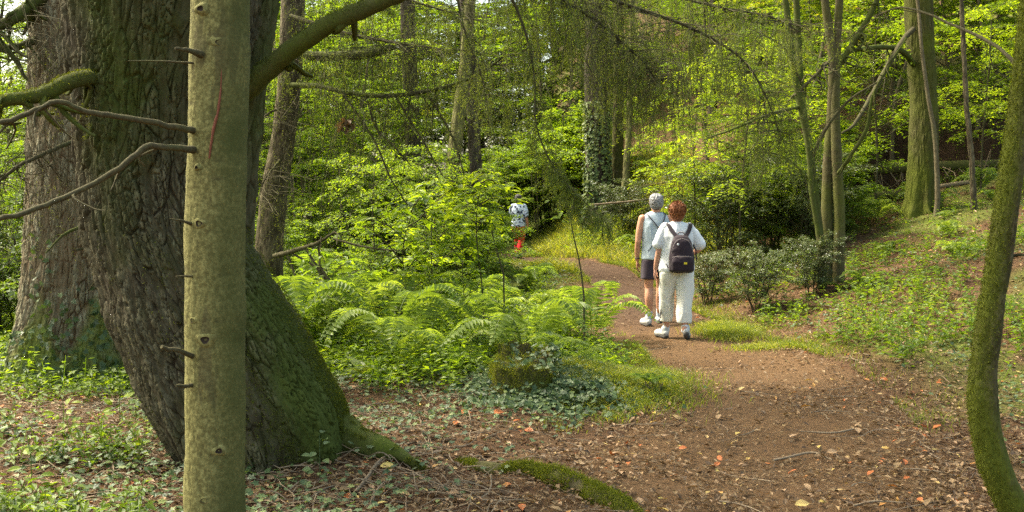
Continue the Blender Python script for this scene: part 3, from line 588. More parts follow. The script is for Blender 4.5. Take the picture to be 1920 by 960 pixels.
for k, (p, r) in enumerate([([(365, 245, 4.12), (348, 242, 4.05), (285, 228, 3.95), (200, 216, 3.85), (150, 205, 3.8), (108, 190, 3.75), (50, 214, 3.7), (0, 231, 3.65), (-60, 245, 3.6)], [.017, .0125, .011, .010, .010, .008]),
                            ([(368, 282, 4.12), (350, 279, 4.05), (315, 276, 3.95), (272, 277, 3.9), (232, 310, 3.85), (160, 352, 3.8), (80, 386, 3.7), (0, 412, 3.6), (-60, 430, 3.6)], [.018, .013, .0125, .011, .010, .008]),
                            ([(380, 103, 4.1), (352, 94, 4.0), (328, 91, 3.95)], [.018, .009, .006]), ([(362, 118, 4.1), (300, 115, 4.05), (240, 114, 4.0)], [.005, .004, .002]),
                            ([(362, 668, 4.1), (340, 660, 4.02), (303, 650, 3.95)], [.012, .010, .008]), ([(362, 722, 4.1), (345, 724, 4.05), (330, 723, 4.0)], [.010, .008, .005]),
                            ([(360, 420, 4.1), (340, 414, 4.05), (318, 410, 4.0)], [.008, .005, .002]), ([(362, 518, 4.1), (330, 518, 4.05)], [.006, .003]), ([(345, 655, 4.0), (335, 640, 4.0), (318, 645, 3.95)], [.003, .002, .001])]):
    bough(pl, 'dead_branch' if k < 2 else 'branch_stub', p, r, False, seed=50 + k, twn=(5 if k < 2 else 0), twl=.22, n=36 if k < 2 else 8, rough=.10)
m, nt = mat('red_resin'); finish(nt, (0.15, 0.045, 0.022), .7); M['resin'] = m
s = Soup(); pts = []
for py, px in [(118, 430), (170, 429), (215, 424), (250, 416), (300, 409)]:
    a = math.asin((px - 409) / 54); c = W(409, py, DP); pts.append(c + np.array([math.sin(a), -math.cos(a), 0]) * .1235)
tube(s, curve(pts, 20), [.0015, .0035, .005, .0065, .003], 8, rough=.8); put(pl, s.obj('resin_streak', M['resin'], smooth=True))

# slim conifer with drooping dead twigs
DS = 12.5
sc = thing('slim_conifer', 'slim leaning conifer trunk with drooping bare twigs, right of the old dark tree', 'tree', at_base(505, DS))
prof = [(640, 508, 32), (600, 506, 28), (560, 505, 26), (450, 505, 26), (350, 515, 25), (250, 532, 22), (150, 543, 22), (0, 549, 22), (-150, 552, 20)]
trunk('trunk', prof, DS, M['thin_bark'], sc, amp=.008, fh=14, fz=5, seg=90, dz=.03, seed=17, ztop=6)
N_ = dict(cnt=26, nl=.024, nw=.003)
bough(sc, 'mossy_branch', [(552, 100, 12.3), (600, 106, 12.0), (660, 103, 11.7), (705, 98, 11.5), (738, 88, 11.4)], [.05, .055, .06, .05, .035], True, nst=110, ln=.7, spread=.3, seed=61, rough=.25, tone=.55, **N_)
bough(sc, 'branch', [(548, 160, 12.3), (600, 162, 12.0), (650, 174, 11.7), (710, 180, 11.5), (780, 175, 11.3), (860, 156, 11.1), (915, 128, 11.0), (948, 102, 10.9)], [.04, .03, .028, .026, .022, .018, .008], True, nst=150, ln=1.0, spread=.2, seed=62, tone=.55, twn=20, twl=1.2, **N_)
bough(sc, 'branch', [(545, 30, 12.3), (640, 60, 11.8), (740, 80, 11.3), (850, 95, 11.0)], [.03, .022, .015, .006], False, nst=130, ln=.7, spread=.35, seed=63, tone=.6, **N_)
bough(sc, 'branch', [(545, -60, 12.4), (620, -40, 12.0), (700, -20, 11.6), (800, 10, 11.3), (900, 40, 11.1)], [.03, .022, .015, .006], False, nst=130, ln=.7, spread=.35, seed=73, tone=.6, **N_)
bough(sc, 'branch', [(515, 480, 12.2), (545, 472, 11.9), (590, 458, 11.6), (630, 434, 11.4)], [.035, .03, .024, .012], False, twn=8, twl=.35, seed=64)
for k, p in enumerate([[(545, 474, 11.9), (590, 500, 11.7), (630, 545, 11.6), (680, 570, 11.5), (740, 580, 11.4), (785, 582, 11.4)], [(598, 462, 11.6), (600, 520, 11.6), (602, 580, 11.5), (630, 640, 11.5), (660, 668, 11.5)],
                       [(540, 480, 11.9), (562, 540, 11.8), (575, 600, 11.8), (592, 640, 11.7)], [(575, 470, 11.7), (610, 520, 11.6), (650, 550, 11.5), (672, 542, 11.4)], [(625, 448, 11.4), (690, 464, 11.2), (745, 470, 11.1)],
                       [(530, 555, 11.9), (545, 600, 11.8), (580, 650, 11.7), (610, 690, 11.6)], [(600, 500, 11.5), (640, 560, 11.4), (655, 600, 11.4), (662, 640, 11.4)], [(640, 172, 11.7), (700, 260, 11.5), (730, 330, 11.4), (765, 385, 11.4)],
                       [(740, 178, 11.4), (790, 260, 11.3), (830, 330, 11.2)], [(690, 190, 11.5), (705, 240, 11.5), (735, 270, 11.4), (770, 310, 11.4)], [(800, 172, 11.2), (850, 260, 11.2), (870, 330, 11.2)]]):
    bough(sc, 'drooping_twig', p, [.015, .011, .006], False, twn=12, twl=.3, seed=80 + k)
for k, p in enumerate([[(535, 200, 12.3), (500, 215, 12.1), (470, 250, 12.0)], [(525, 300, 12.3), (495, 340, 12.1), (480, 390, 12.0)], [(545, 90, 12.3), (500, 95, 12), (470, 110, 12)]]):
    bough(sc, 'branch', p, [.015, .01, .004], False, nst=40, ln=.7, spread=.3, seed=100 + k, cnt=14, nl=.02, nw=.002, tone=.7)
s = Soup(); c = W(648, 228, 11.4); n = 26; rr = np.random.default_rng(3)
leaves(s, c + rr.normal(size=(n, 3)) * .03, rr.normal(size=(n, 3)) * [.5, .5, .4] - [0, 0, .5], rdir(n), rr.uniform(.08, .14, n), .05, rr.uniform(.2, .6, n), 'b')
tw = Soup(); tube(tw, curve([c + [0, 0, .33], c + [.01, 0, .15], c], 6), [.004, .003], 4); 
dl = thing('dead_leaf_cluster', 'bunch of brown dead leaves caught among the hanging twigs', 'dead leaves', tuple(c)); put(dl, s.obj('dead_leaves', M['litter'])); put(dl, tw.obj('stalk', M['twig']))

# right foreground curved mossy trunk
DR = 4.7
rt = thing('curved_mossy_tree', 'slender curved mossy trunk standing at the right edge of the picture', 'tree', at_base(1920, DR))
prof = [(1100, 1958, 46), (1010, 1935, 39), (960, 1908, 34), (910, 1880, 31), (870, 1864, 30), (800, 1847, 27), (740, 1843, 28), (700, 1843, 24), (600, 1857, 24), (560, 1862, 22), (500, 1873, 23), (400, 1886, 22), (300, 1901, 21), (200, 1914, 20), (100, 1924, 19), (0, 1934, 18), (-150, 1948, 17)]
def moss_r(TH, Z, V): return .9 * np.clip(np.cos(TH - math.radians(200)), 0, 1) + .6 * S((1.0 - Z) / .9) - .15
trunk('trunk', prof, DR, M['moss_bark'], rt, amp=.004, fh=20, fz=8, seg=110, dz=.012, moss=moss_r, seed=23, ztop=3.6, lob=.03)
bough(rt, 'branch', [(1920, 150, 4.7), (1905, 120, 4.8), (1860, 82, 5.0), (1790, 48, 5.3), (1700, 14, 5.6), (1640, 30, 5.8)], [.012, .009, .007, .004], False, twn=10, twl=.3, seed=71)
bough(rt, 'branch_stub', [(1898, 480, 4.7), (1918, 478, 4.65), (1945, 484, 4.6)], [.008, .006, .004], False, seed=72)

# ivy stems of trees further back: name, label, category, profile, distance, material
def simple_tree(name, label, prof, d, mt, ztop=9, amp=.012, seg=80, moss=None, flare=.15, group=None, seed=1, cat='tree', **kw):
    t = thing(name, label, cat, at_base(prof[0][1], d), 0, group)
    trunk('trunk', prof, d, mt, t, amp=amp, fh=kw.pop('fh', 10), fz=kw.pop('fz', 2.5), seg=seg, dz=.04, seed=seed, ztop=ztop, moss=moss, flare=flare, flz=.4, **kw)
    return t
bt = simple_tree('mossy_trunk_tree', 'thick straight mossy trunk with green foot on the right bank', [(460, 1728, 50), (420, 1728, 36), (380, 1728, 29), (300, 1731, 27), (200, 1733, 25), (100, 1727, 25), (0, 1722, 25), (-150, 1716, 24)], 17.8, M['moss_bark'],
                 moss=lambda TH, Z, V: .7 * S((3.2 - Z) / 2.2) * np.clip(-np.cos(TH) + .4, 0, 1) + .2, flare=.35, seed=41, seg=200, amp=.018, plates=11)
bough(bt, 'branch', [(1712, 120, 17.7), (1690, 95, 17.3), (1650, 88, 17.0), (1600, 95, 16.5), (1568, 108, 16)], [.06, .05, .04, .03, .02], True, twn=10, twl=.8, seed=42, rough=.2)
bough(bt, 'branch', [(1712, 55, 17.6), (1690, 80, 17.2), (1650, 150, 16.8), (1622, 200, 16.5), (1600, 235, 16.3), (1578, 250, 16.2)], [.05, .045, .04, .03, .015], False, seed=43)
vs = thing('twisted_vine_stem', 'pale thin twisted stem rising beside the thick mossy trunk', 'tree', at_base(1742, 17.2)); s = Soup()
tube(s, pxcurve([(1738, 470, 17.2), (1748, 430, 17.2), (1757, 390, 17.2), (1757, 330, 17.2), (1752, 250, 17.2), (1740, 180, 17.2), (1728, 90, 17.3), (1720, 0, 17.4), (1700, -120, 17.4)], 50), [.06, .05, .04, .035, .03, .025], 10, rough=.15, seed=2); put(vs, s.obj('stem', M['thin_bark'], smooth=True))
# multi-stemmed tree right of the holly bush
ms = thing('multi_stem_tree', 'clump of slender mossy stems rising beside the holly bush', 'tree', at_base(1555, 14)); s = None
for k, (p, r) in enumerate([([(1552, 560, 14), (1552, 510, 14), (1550, 400, 14), (1553, 300, 14), (1560, 200, 14), (1562, 110, 14), (1552, 40, 14), (1545, -20, 14), (1535, -200, 14)], [.14, .09, .078, .074, .07, .062, .05, .04]),
                            ([(1572, 560, 13.9), (1572, 500, 13.9), (1574, 400, 13.9), (1569, 300, 13.9), (1566, 200, 13.95), (1568, 110, 14), (1574, 0, 14), (1585, -180, 14)], [.10, .08, .072, .064, .056, .05]),
                            ([(1541, 540, 13.8), (1540, 470, 13.8), (1530, 380, 13.8), (1518, 280, 13.8), (1505, 215, 13.8), (1490, 140, 13.8), (1480, 60, 13.8), (1465, -60, 13.8)], [.07, .055, .052, .05, .045, .04]),
                            ([(1508, 230, 13.8), (1500, 150, 13.9), (1497, 80, 14), (1490, -60, 14)], [.055, .05, .04]),
                            ([(1536, 440, 13.7), (1522, 360, 13.7), (1518, 300, 13.7), (1512, 250, 13.7)], [.04, .038, .035])]):
    s = Soup(); tube(s, pxcurve(p, 60), r, 16, rough=.12, seed=k + 5); s.attr = {}; put(ms, s.obj('stem', M['moss_bark'] if k < 2 else M['moss_limb'], smooth=True))
for k, (p, r) in enumerate([([(1568, 130, 14), (1600, 80, 13.9), (1640, 10, 13.8), (1660, -60, 13.8)], [.045, .04, .03]), ([(1520, 300, 13.8), (1550, 240, 13.6), (1590, 190, 13.5), (1660, 145, 13.4)], [.03, .02, .01]),
                            ([(1500, 200, 13.8), (1440, 215, 13.5), (1380, 240, 13.3), (1320, 262, 13.2)], [.025, .02, .008]), ([(1490, 180, 13.8), (1540, 130, 13.7), (1560, 110, 13.7)], [.025, .02]),
                            ([(1568, 330, 13.9), (1590, 300, 13.6), (1625, 240, 13.4), (1640, 170, 13.3), (1700, 70, 13.2)], [.03, .026, .02, .01]), ([(1500, 150, 13.8), (1470, 90, 13.5), (1400, 50, 13.3)], [.022, .015, .006]),
                            ([(1528, 350, 13.8), (1480, 300, 13.6), (1430, 285, 13.5), (1380, 300, 13.4)], [.02, .012, .005])]):
    bough(ms, 'branch', p, r, k % 2 == 0, twn=14, twl=.5, seed=120 + k, n=24)

# fans of fine bare twigs on the slim conifer and on the trees at the left edge
def fan(owner, name, px0, px1, py0, py1, d0, d1, n, ln, seed, sway=.35, r=.0032):
    rr = np.random.default_rng(seed); s = Soup()
    for _ in range(n):
        p = W(rr.uniform(px0, px1), rr.uniform(py0, py1), rr.uniform(d0, d1)); L = ln * rr.uniform(.4, 1.2); a = rr.choice([-1, 1]) * rr.uniform(.1, 1) * sway
        q = curve([p, p + [a * L * .5, rr.normal() * .1, -L * .15], p + [a * L, rr.normal() * .15, -L * .6], p + [a * L * 1.15, rr.normal() * .2, -L]], 9); tube(s, q, [r, r * .35], 3, rr.random(), cap=False)
        if rr.random() < .6: twiglets(s, q, 4, L * .35, r * .5, .8, rr.integers(9999))
    return put(owner, s.obj(name, M['twig']))
fan(sc, 'bare_twigs', 560, 960, -60, 260, 10.8, 12.2, 260, .9, 301)
fan(sc, 'bare_twigs', 470, 660, 60, 520, 11.2, 12.6, 150, .7, 302)
fan(lt, 'bare_twigs', -20, 160, -40, 430, 7.9, 8.7, 130, .7, 303, .5)
fan(old, 'bare_twigs', 940, 1350, -80, 160, 8.6, 9.8, 120, .8, 304, .4)
# ------------------------------------------------------------------ broadleaved trees, bushes, ferns
def broadleaf(seed, Ht, h0, spread, nl, nt_, nlf, ll, tr, up=.35, lean=.1, layer=.35, kind='a', wr=.55, tone=.5, multi=1, droop=.25, shape=0):
    r = np.random.default_rng(seed); tk = Soup(); br = Soup(); lf = Soup()
    az0 = r.random() * 6.28; stems = []
    for m_ in range(multi):
        a = az0 + m_ * 6.28 / multi; b = .0 if multi == 1 else .25
        base = np.array([math.cos(a), math.sin(a), 0]) * (.0 if multi == 1 else .1)
        top = base + np.array([math.cos(a) * b * Ht * .5 + r.normal() * lean, math.sin(a) * b * Ht * .5 + r.normal() * lean, Ht])
        P = curve([base - [0, 0, .3], base, base * .7 + top * .3 + np.append(r.normal(size=2) * lean * .5, 0), base * .3 + top * .7 + np.append(r.normal(size=2) * lean, 0), top], 26)
        tube(tk, P, [tr * 1.35, tr * 1.1, tr * .9, tr * .65, tr * .15], 9, rough=.15, seed=seed); stems.append(P)
    TP = []; TD = []; TL = []
    for i in range(nl):
        P = stems[i % multi]; u = (i + r.random()) / nl; z = h0 + (Ht - h0) * u; k = np.argmin(abs(P[:, 2] - z)); p0 = P[k]
        a = i * 2.39996 + r.random() * .7; pr = {0: math.sin(math.pi * min(1, .25 + .75 * u)) ** .6 + .15, 1: 1.1 - .9 * u, 2: .9}[shape]
        L = spread * pr * r.uniform(.6, 1.1); e = up * (1.2 - .5 * u) + r.normal() * .12
        D = np.array([math.cos(a), math.sin(a), 0]); p3 = p0 + D * L + [0, 0, L * e - droop * L * .5]
        Q = curve([p0, p0 + D * L * .35 + [0, 0, L * e * .55], p0 + D * L * .7 + [0, 0, L * e * .85] + r.normal(size=3) * .05, p3], 9)
        tube(br, Q, [max(.008, tr * .28 * (L / spread)), .004], 4, r.random(), cap=False)
        m_ = nt_; t = .18 + .82 * (np.arange(m_) + r.random(m_)) / m_; idx = t * 8; j = np.minimum(idx.astype(int), 7); fr = (idx - j)[:, None]
        pp = Q[j] * (1 - fr) + Q[j + 1] * fr; sd = np.where(np.arange(m_) % 2 == 0, 1, -1) * r.uniform(.5, 1.2, m_)
        c_, s_ = np.cos(sd), np.sin(sd); dd = np.stack([D[0] * c_ - D[1] * s_, D[0] * s_ + D[1] * c_, r.normal(0, .18, m_)], 1)
        TP.append(pp); TD.append(nrm(dd)); TL.append(layer * spread * (1.15 - .6 * t) * r.uniform(.5, 1.2, m_))
    TP, TD, TL = np.concatenate(TP), np.concatenate(TD), np.concatenate(TL); n = len(TP)
    leaves(br, TP, TD, (0, 0, 1), TL, .006, .5, 'n')
    t = (np.arange(nlf)[None] + r.random((n, nlf))) / nlf; sd = np.where(np.arange(nlf) % 2 == 0, 1, -1)[None] * r.uniform(.5, 1.3, (n, nlf))
    P = TP[:, None] + TD[:, None] * (TL[:, None] * t)[..., None]; P[..., 2] -= droop * .7 * TL[:, None] * t ** 2; P = P + r.normal(size=P.shape) * .02
    c_, s_ = np.cos(sd), np.sin(sd); D = np.stack([TD[:, None, 0] * c_ - TD[:, None, 1] * s_, TD[:, None, 0] * s_ + TD[:, None, 1] * c_, r.normal(-.15, .25, (n, nlf))], -1)
    N = np.stack([r.normal(0, .3, (n, nlf)), r.normal(0, .3, (n, nlf)), np.ones((n, nlf))], -1); L = ll * r.uniform(.55, 1.2, (n, nlf))
    tn = np.clip(tone + r.normal(0, .1, (n, 1)) + r.normal(0, .12, (n, nlf)), 0, 1)
    leaves(lf, P.reshape(-1, 3), D.reshape(-1, 3), N.reshape(-1, 3), L.ravel(), (L * wr).ravel(), tn.ravel(), kind)
    return tk, br, lf
def proto(name, cat, args, bark_m, leaf_m, names=('trunk', 'branches', 'crown')):
    tk, br, lf = broadleaf(**args)
    return (name, cat, tk.mesh(names[0], [bark_m], True), br.mesh(names[1], [M['twig']]), lf.mesh(names[2], [leaf_m]), names)
def plant(pr, x, y, rz, sc_, label=None, group=None, z=None, sq=1.0):
    name, cat, a, b, c, nm = pr; t = thing(name, label, cat, (x, y, Hs(x, y) if z is None else z), rz, group, sc_); t.scale = (sc_, sc_, sc_ * sq)
    for n_, me in zip(nm, (a, b, c)): link(n_, me, t)
    return t
PR = {}
for k in range(4):
    PR['under%d' % k] = proto('understorey_tree', 'tree', dict(seed=200 + k, Ht=6.5, h0=.6, spread=2.6, nl=34, nt_=18, nlf=18, ll=.10, tr=.06, layer=.28, tone=.5 + .05 * k, lean=.3), M['thin_bark'], M['beech'])
for k in range(3):
    PR['bright%d' % k] = proto('understorey_tree', 'tree', dict(seed=220 + k, Ht=5.5, h0=.4, spread=2.2, nl=32, nt_=18, nlf=18, ll=.11, tr=.045, layer=.3, tone=.5, lean=.3, multi=2), M['thin_bark'], M['bright'])
for k in range(3):
    PR['tall%d' % k] = proto('woodland_tree', 'tree', dict(seed=240 + k, Ht=13, h0=2.8, spread=3.8, nl=46, nt_=24, nlf=16, ll=.14, tr=.17, layer=.25, tone=.5, lean=.4), M['dark_bark'], M['beech'])
for k in range(3):
    PR['bush%d' % k] = proto('leafy_bush', 'bush', dict(seed=260 + k, Ht=1.9, h0=.1, spread=1.3, nl=40, nt_=14, nlf=14, ll=.075, tr=.018, up=.5, layer=.3, tone=.5, multi=5, shape=1), M['twig'], M['bright' if k == 0 else 'beech'], ('stems', 'twigs', 'foliage'))
for k in range(2):
    PR['dark%d' % k] = proto('evergreen_bush', 'bush', dict(seed=270 + k, Ht=2.2, h0=.1, spread=1.2, nl=44, nt_=14, nlf=14, ll=.075, tr=.02, up=.45, layer=.3, tone=.5, multi=4, shape=1, wr=.42), M['twig'], M['dark'], ('stems', 'twigs', 'foliage'))
PR['holly'] = proto('holly_bush', 'bush', dict(seed=280, Ht=1.15, h0=.05, spread=.62, nl=60, nt_=16, nlf=12, ll=.045, tr=.012, up=.7, layer=.3, tone=.55, multi=6, shape=2, wr=.45), M['twig'], M['holly'], ('stems', 'twigs', 'foliage'))
PR['holly2'] = proto('holly_bush', 'bush', dict(seed=281, Ht=1.5, h0=.05, spread=1.0, nl=60, nt_=16, nlf=14, ll=.055, tr=.012, up=.6, layer=.3, tone=.6, multi=5, shape=2, wr=.45), M['twig'], M['holly'], ('stems', 'twigs', 'foliage'))
PR['sap'] = proto('broad_leaf_sapling', 'sapling', dict(seed=290, Ht=2.3, h0=.5, spread=.62, nl=15, nt_=5, nlf=8, ll=.15, tr=.011, up=.55, layer=.4, tone=.75, kind='b', wr=.42, droop=.4), M['twig'], M['bright'], ('stem', 'twigs', 'leaves'))
PR['sap2'] = proto('broad_leaf_sapling', 'sapling', dict(seed=291, Ht=1.5, h0=.35, spread=.5, nl=12, nt_=4, nlf=7, ll=.13, tr=.008, up=.55, layer=.4, tone=.6, kind='b', wr=.45, droop=.4), M['twig'], M['bright'], ('stem', 'twigs', 'leaves'))
PR['spray'] = proto('beech_sapling', 'sapling', dict(seed=292, Ht=4.2, h0=1.0, spread=1.7, nl=24, nt_=14, nlf=16, ll=.075, tr=.022, up=.35, layer=.3, tone=.75, droop=.5, kind='b', wr=.5), M['twig'], M['bright'], ('stem', 'twigs', 'leaves'))

PR['saph'] = proto('broad_leaf_sapling', 'sapling', dict(seed=294, Ht=1.95, h0=1.3, spread=.5, nl=13, nt_=4, nlf=6, ll=.13, tr=.009, up=.45, layer=.45, tone=.8, kind='b', wr=.45, droop=.4), M['twig'], M['bright'], ('stem', 'twigs', 'leaves'))
ORD = ['first', 'second', 'third', 'fourth', 'fifth', 'sixth', 'seventh', 'eighth', 'ninth', 'tenth', 'eleventh', 'twelfth', 'thirteenth', 'fourteenth', 'fifteenth', 'sixteenth', 'seventeenth', 'eighteenth', 'nineteenth', 'twentieth', 'twenty-first', 'twenty-second', 'twenty-third', 'twenty-fourth', 'twenty-fifth'] + ['twenty-%s' % q for q in ('sixth', 'seventh', 'eighth', 'ninth')] + ['thirtieth'] + ['thirty-%s' % q for q in ('first', 'second', 'third', 'fourth', 'fifth', 'sixth')]
REG = {}
def reg(o, zone_key, fmt): REG.setdefault(zone_key, []).append((o, fmt)); return o
LINES = [(940, 1010, 24.5, .35), (1095, 1190, 25, .55), (1700, 1755, 17.6, .8), (1200, 1300, 22, .3)]   # things the photograph shows unobstructed
CROWN = dict(under=2.6, bright=2.2, tall=3.8, bush=1.3, dark=1.2)
def blocked(x, y, r):
    px = 960 + F_PX * x / y
    if math.hypot(x + 1.5, (y - 26)) < 3.6 or math.hypot(x - .3, y - 24) < 2.5: return True
    return any(y < dm and a - f * r * F_PX / y < px < b + f * r * F_PX / y for a, b, dm, f in LINES)
def rows(protos, spots, zone, fmt, group, sc0=1.0, var=.15, seed=0, sq=1.0):
    r = np.random.default_rng(seed)
    for x, y in spots:
        if blocked(x, y, CROWN[protos[0].rstrip('0123456789')] * sc0): continue
        reg(plant(PR[protos[r.integers(len(protos))]], x, y, r.random() * 6.28, sc0 * r.uniform(1 - var, 1 + var), group=group, sq=sq), zone, fmt)
def spots(n, y0, y1, a0, a1, seed, mind=1.2):
    r = np.random.default_rng(seed); out = []
    for _ in range(4000):
        y = r.uniform(y0, y1); x = r.uniform(a0, a1) * y
        if path_d(np.array([x]), np.array([y]))[0] < .7: continue
        if all(math.hypot(x - a, y - b) > mind for a, b in out): out.append((x, y))
        if len(out) >= n: break
    return out
# crowns high above the frame, on the trees whose trunks are traced
for nm_, (x, y), a_ in [('old_conifer', (-2.1, 6.4), dict(seed=401, Ht=15, h0=5.6, spread=4.6, nl=40, nt_=22, nlf=12, ll=.13, tr=.1, shape=1)), ('mossy_trunk_tree', (7.4, 17.8), dict(seed=402, Ht=15, h0=7.0, spread=5.0, nl=34, nt_=22, nlf=14, ll=.13, tr=.1)),
                        ('multi_stem_tree', (4.5, 14), dict(seed=403, Ht=10, h0=5.6, spread=3.4, nl=24, nt_=20, nlf=14, ll=.11, tr=.05)), ('reddish_conifer', (-4.1, 9.3), dict(seed=404, Ht=15, h0=6.0, spread=4.0, nl=30, nt_=20, nlf=12, ll=.13, tr=.1, shape=1))]:
    tk, br, lf = broadleaf(layer=.28, tone=.45, **a_); rt_ = bpy.data.objects[nm_]
    for nme, me in (('crown_branches', br.mesh('crown_branches', [M['twig']])), ('crown', lf.mesh('crown', [M['beech']]))):
        o = link(nme, me, rt_); o.location = (x - rt_.location.x, y - rt_.location.y, Hs(x, y) - rt_.location.z)
# far wall of trees, then nearer layers
rows(['tall0', 'tall1', 'tall2'], spots(22, 40, 60, -.6, .6, 1, 3.5), 'far', 'woodland tree far up the wooded slope, {o} from the left', 'trees far up the slope', 1.0, .2, 1)
rows(['bright0', 'bright1', 'under2'], spots(14, 26, 34, -.5, -.17, 2, 2.2), 'midleft', 'leafy tree beyond the red trousered walker, {o} from the left', 'leafy trees beyond the hollow', 1.15, .15, 2)
rows(['under0', 'under1', 'under2', 'under3'], spots(18, 25, 33, .19, .58, 3, 2.1), 'hill', 'layered beech on the hillside above the earth bank, {o} from the left', 'beeches on the hillside', 1.0, .2, 3)
rows(['under0', 'under1', 'under2', 'under3'], spots(8, 21.5, 24, .27, .6, 4, 1.7), 'bank', 'low beech rooted along the top of the dark bank, {o} from the left', 'beeches along the bank top', .72, .12, 4)
rows(['bright0', 'bright1', 'bright2'], spots(15, 18.5, 27, -.36, -.02, 5, 1.8), 'hollow', 'bright green leafy tree crowding the hollow, {o} from the left', 'bright trees in the hollow', .85, .2, 5)
rows(['under1', 'bright2', 'under3'], spots(7, 14, 24, -.62, -.38, 6, 2.0), 'left', 'leafy tree behind the reddish conifer, {o} from the left', 'leafy trees at the left edge', .7, .1, 6)
rows(['bush1', 'bush2', 'dark0'], spots(10, 12.5, 17, -.62, -.42, 15, 1.1), 'bushLL', 'leafy bush behind the foot of the reddish conifer, {o} from the left', 'bushes at the left edge', .95, .2, 15)
rows(['bush0', 'bush1', 'bush2'], spots(14, 16, 21, -.3, .0, 7, 1.1), 'bushL', 'leafy bush among the undergrowth of the hollow, {o} from the left', 'bushes in the hollow', .62, .2, 7)
rows(['under0', 'under1', 'under2', 'under3'], spots(11, 32, 43, -.06, .2, 13, 2.2), 'slope', 'beech on the brown hillside behind the ivy clad trunk, {o} from the left', 'beeches behind the ivy clad trunk', 1.0, .2, 13)
rows(['bright0', 'under3', 'bright2'], spots(22, 34, 43, -.42, .03, 17, 1.7), 'deeper', 'leafy tree closing the view far behind the hollow, {o} from the left', 'trees closing the view', 1.5, .15, 17)
rows(['under1', 'under2', 'under3'], spots(12, 24, 33, -.5, -.14, 14, 1.9), 'deep', 'layered tree in the depth beyond the hollow, {o} from the left', 'trees in the depth of the wood', 1.0, .2, 14)
rows(['bush0', 'bush0', 'bush1'], spots(14, 26.3, 31, -.04, .085, 16, 1.0), 'behind', 'leafy bush behind the red trousered walker, {o} from the left', 'bushes behind the red trousered walker', 1.35, .15, 16)
rows(['bush1', 'bush0', 'dark1'], spots(9, 16.5, 23, -.16, .03, 8, 1.3), 'darkL', 'rounded bush on the near side of the red trousered walker, {o} from the left', 'dark bushes in the hollow', .9, .2, 8)
rows(['bush2', 'bush1', 'bush0'], spots(10, 17.5, 22, .19, .34, 9, 1.1), 'bushM', 'leafy bush between the grey haired man and the mossy trunk, {o} from the left', 'bushes on the slope behind the walkers', .8, .2, 9)
for x_, y_, s_, lb_ in [(-.7, 28.2, .5, 'small bright tree left of the red trousered walker, beside the bend of the path'), (.75, 28.6, .5, 'small bright tree directly behind the red trousered walker'), (1.75, 28.3, .45, 'small bright tree between the red trousered walker and the ivy clad trunk')]:
    plant(PR['bright0'], x_, y_, x_ * 3, s_, lb_)
for x_, y_, s_, lb_ in [(3.95, 18.5, .85, 'bright leafy bush above the head of the walking woman'), (4.9, 18.3, .75, 'bright leafy bush above the grey green holly bush'), (5.8, 18.7, .8, 'bright leafy bush right behind the slender stems')]:
    plant(PR['bush0'], x_, y_, x_ * 3, s_, lb_)
rows(['under2', 'under0'], [(4.9, 19.6), (10.4, 19.6)], 'nearR', 'small layered beech just below the dark bank, {o} from the left', 'small beeches below the bank', .62, .08, 10)
for k, (x, y, s_, lb) in enumerate([(3.35, 13.4, .64, 'grey green holly bush beside the path, right of the walking woman'), (2.95, 14.8, .6, 'grey green holly bush half hidden behind the walking woman'), (4.15, 13.6, .6, 'low grey green holly bush touching the foot of the slender stems')]):
    plant(PR['holly'], x, y, k * 2.0, s_, lb)
for k, (x, y, s_, lb) in enumerate([(3.7, 17.2, 1.1, 'glossy holly with shining leaves on the slope above the two walkers'), (5.1, 17.0, .9, 'glossy holly with shining leaves just left of the slender stems'), (2.7, 23.2, .8, 'pale glossy bush on the grassy slope by the ivy clad trunk')]):
    plant(PR['holly2'], x, y, k * 2.2, s_, lb)
def sap(pr, px, py, d, s_, lb, rz=0.0):
    w = W(px, py, d); plant(PR[pr], w[0], d, rz, s_, lb)
sap('sap', 870, 500, 11.5, .6, 'sapling with large bright leaves before the red trousered walker', 1.0)
sap('sap', 815, 480, 12.5, .85, 'taller bright leaved sapling standing left of the red trousered walker', 2.4)
sap('sap2', 740, 500, 12.0, 1.1, 'bright leaved sapling in the middle of the hollow', 3.4)
sap('sap2', 640, 560, 10.2, .7, 'short sapling with pale drooping leaves near the old tree root', .6)
sap('saph', 908, 480, 11.4, 1.0, 'slender sapling whose bright leaves screen the red trousered walker', .6)
sap('spray', 700, 480, 15.0, .6, 'young beech with bright leaves in the left half of the hollow', 2.2)
sap('spray', 800, 480, 16.0, .62, 'young beech with bright leaves in the middle of the hollow', 4.9)
sap('spray', 1300, 400, 18.0, .8, 'young beech with bright leaf sprays above the walkers heads', 2.0)
sap('spray', 1390, 400, 16.5, .95, 'young beech with bright leaf sprays left of the slender stems', 4.2)
sap('spray', 1640, 400, 19.5, 1.0, 'young beech with flat leaf layers between the slender stems and the mossy trunk', 1.2)
sap('spray', 1838, 385, 18.6, .85, 'thin young beech right of the thick mossy trunk', 3.0)
sap('spray', 1250, 300, 13.0, 1.1, 'young beech whose leaves hang high over the walkers', 5.5) if False else None
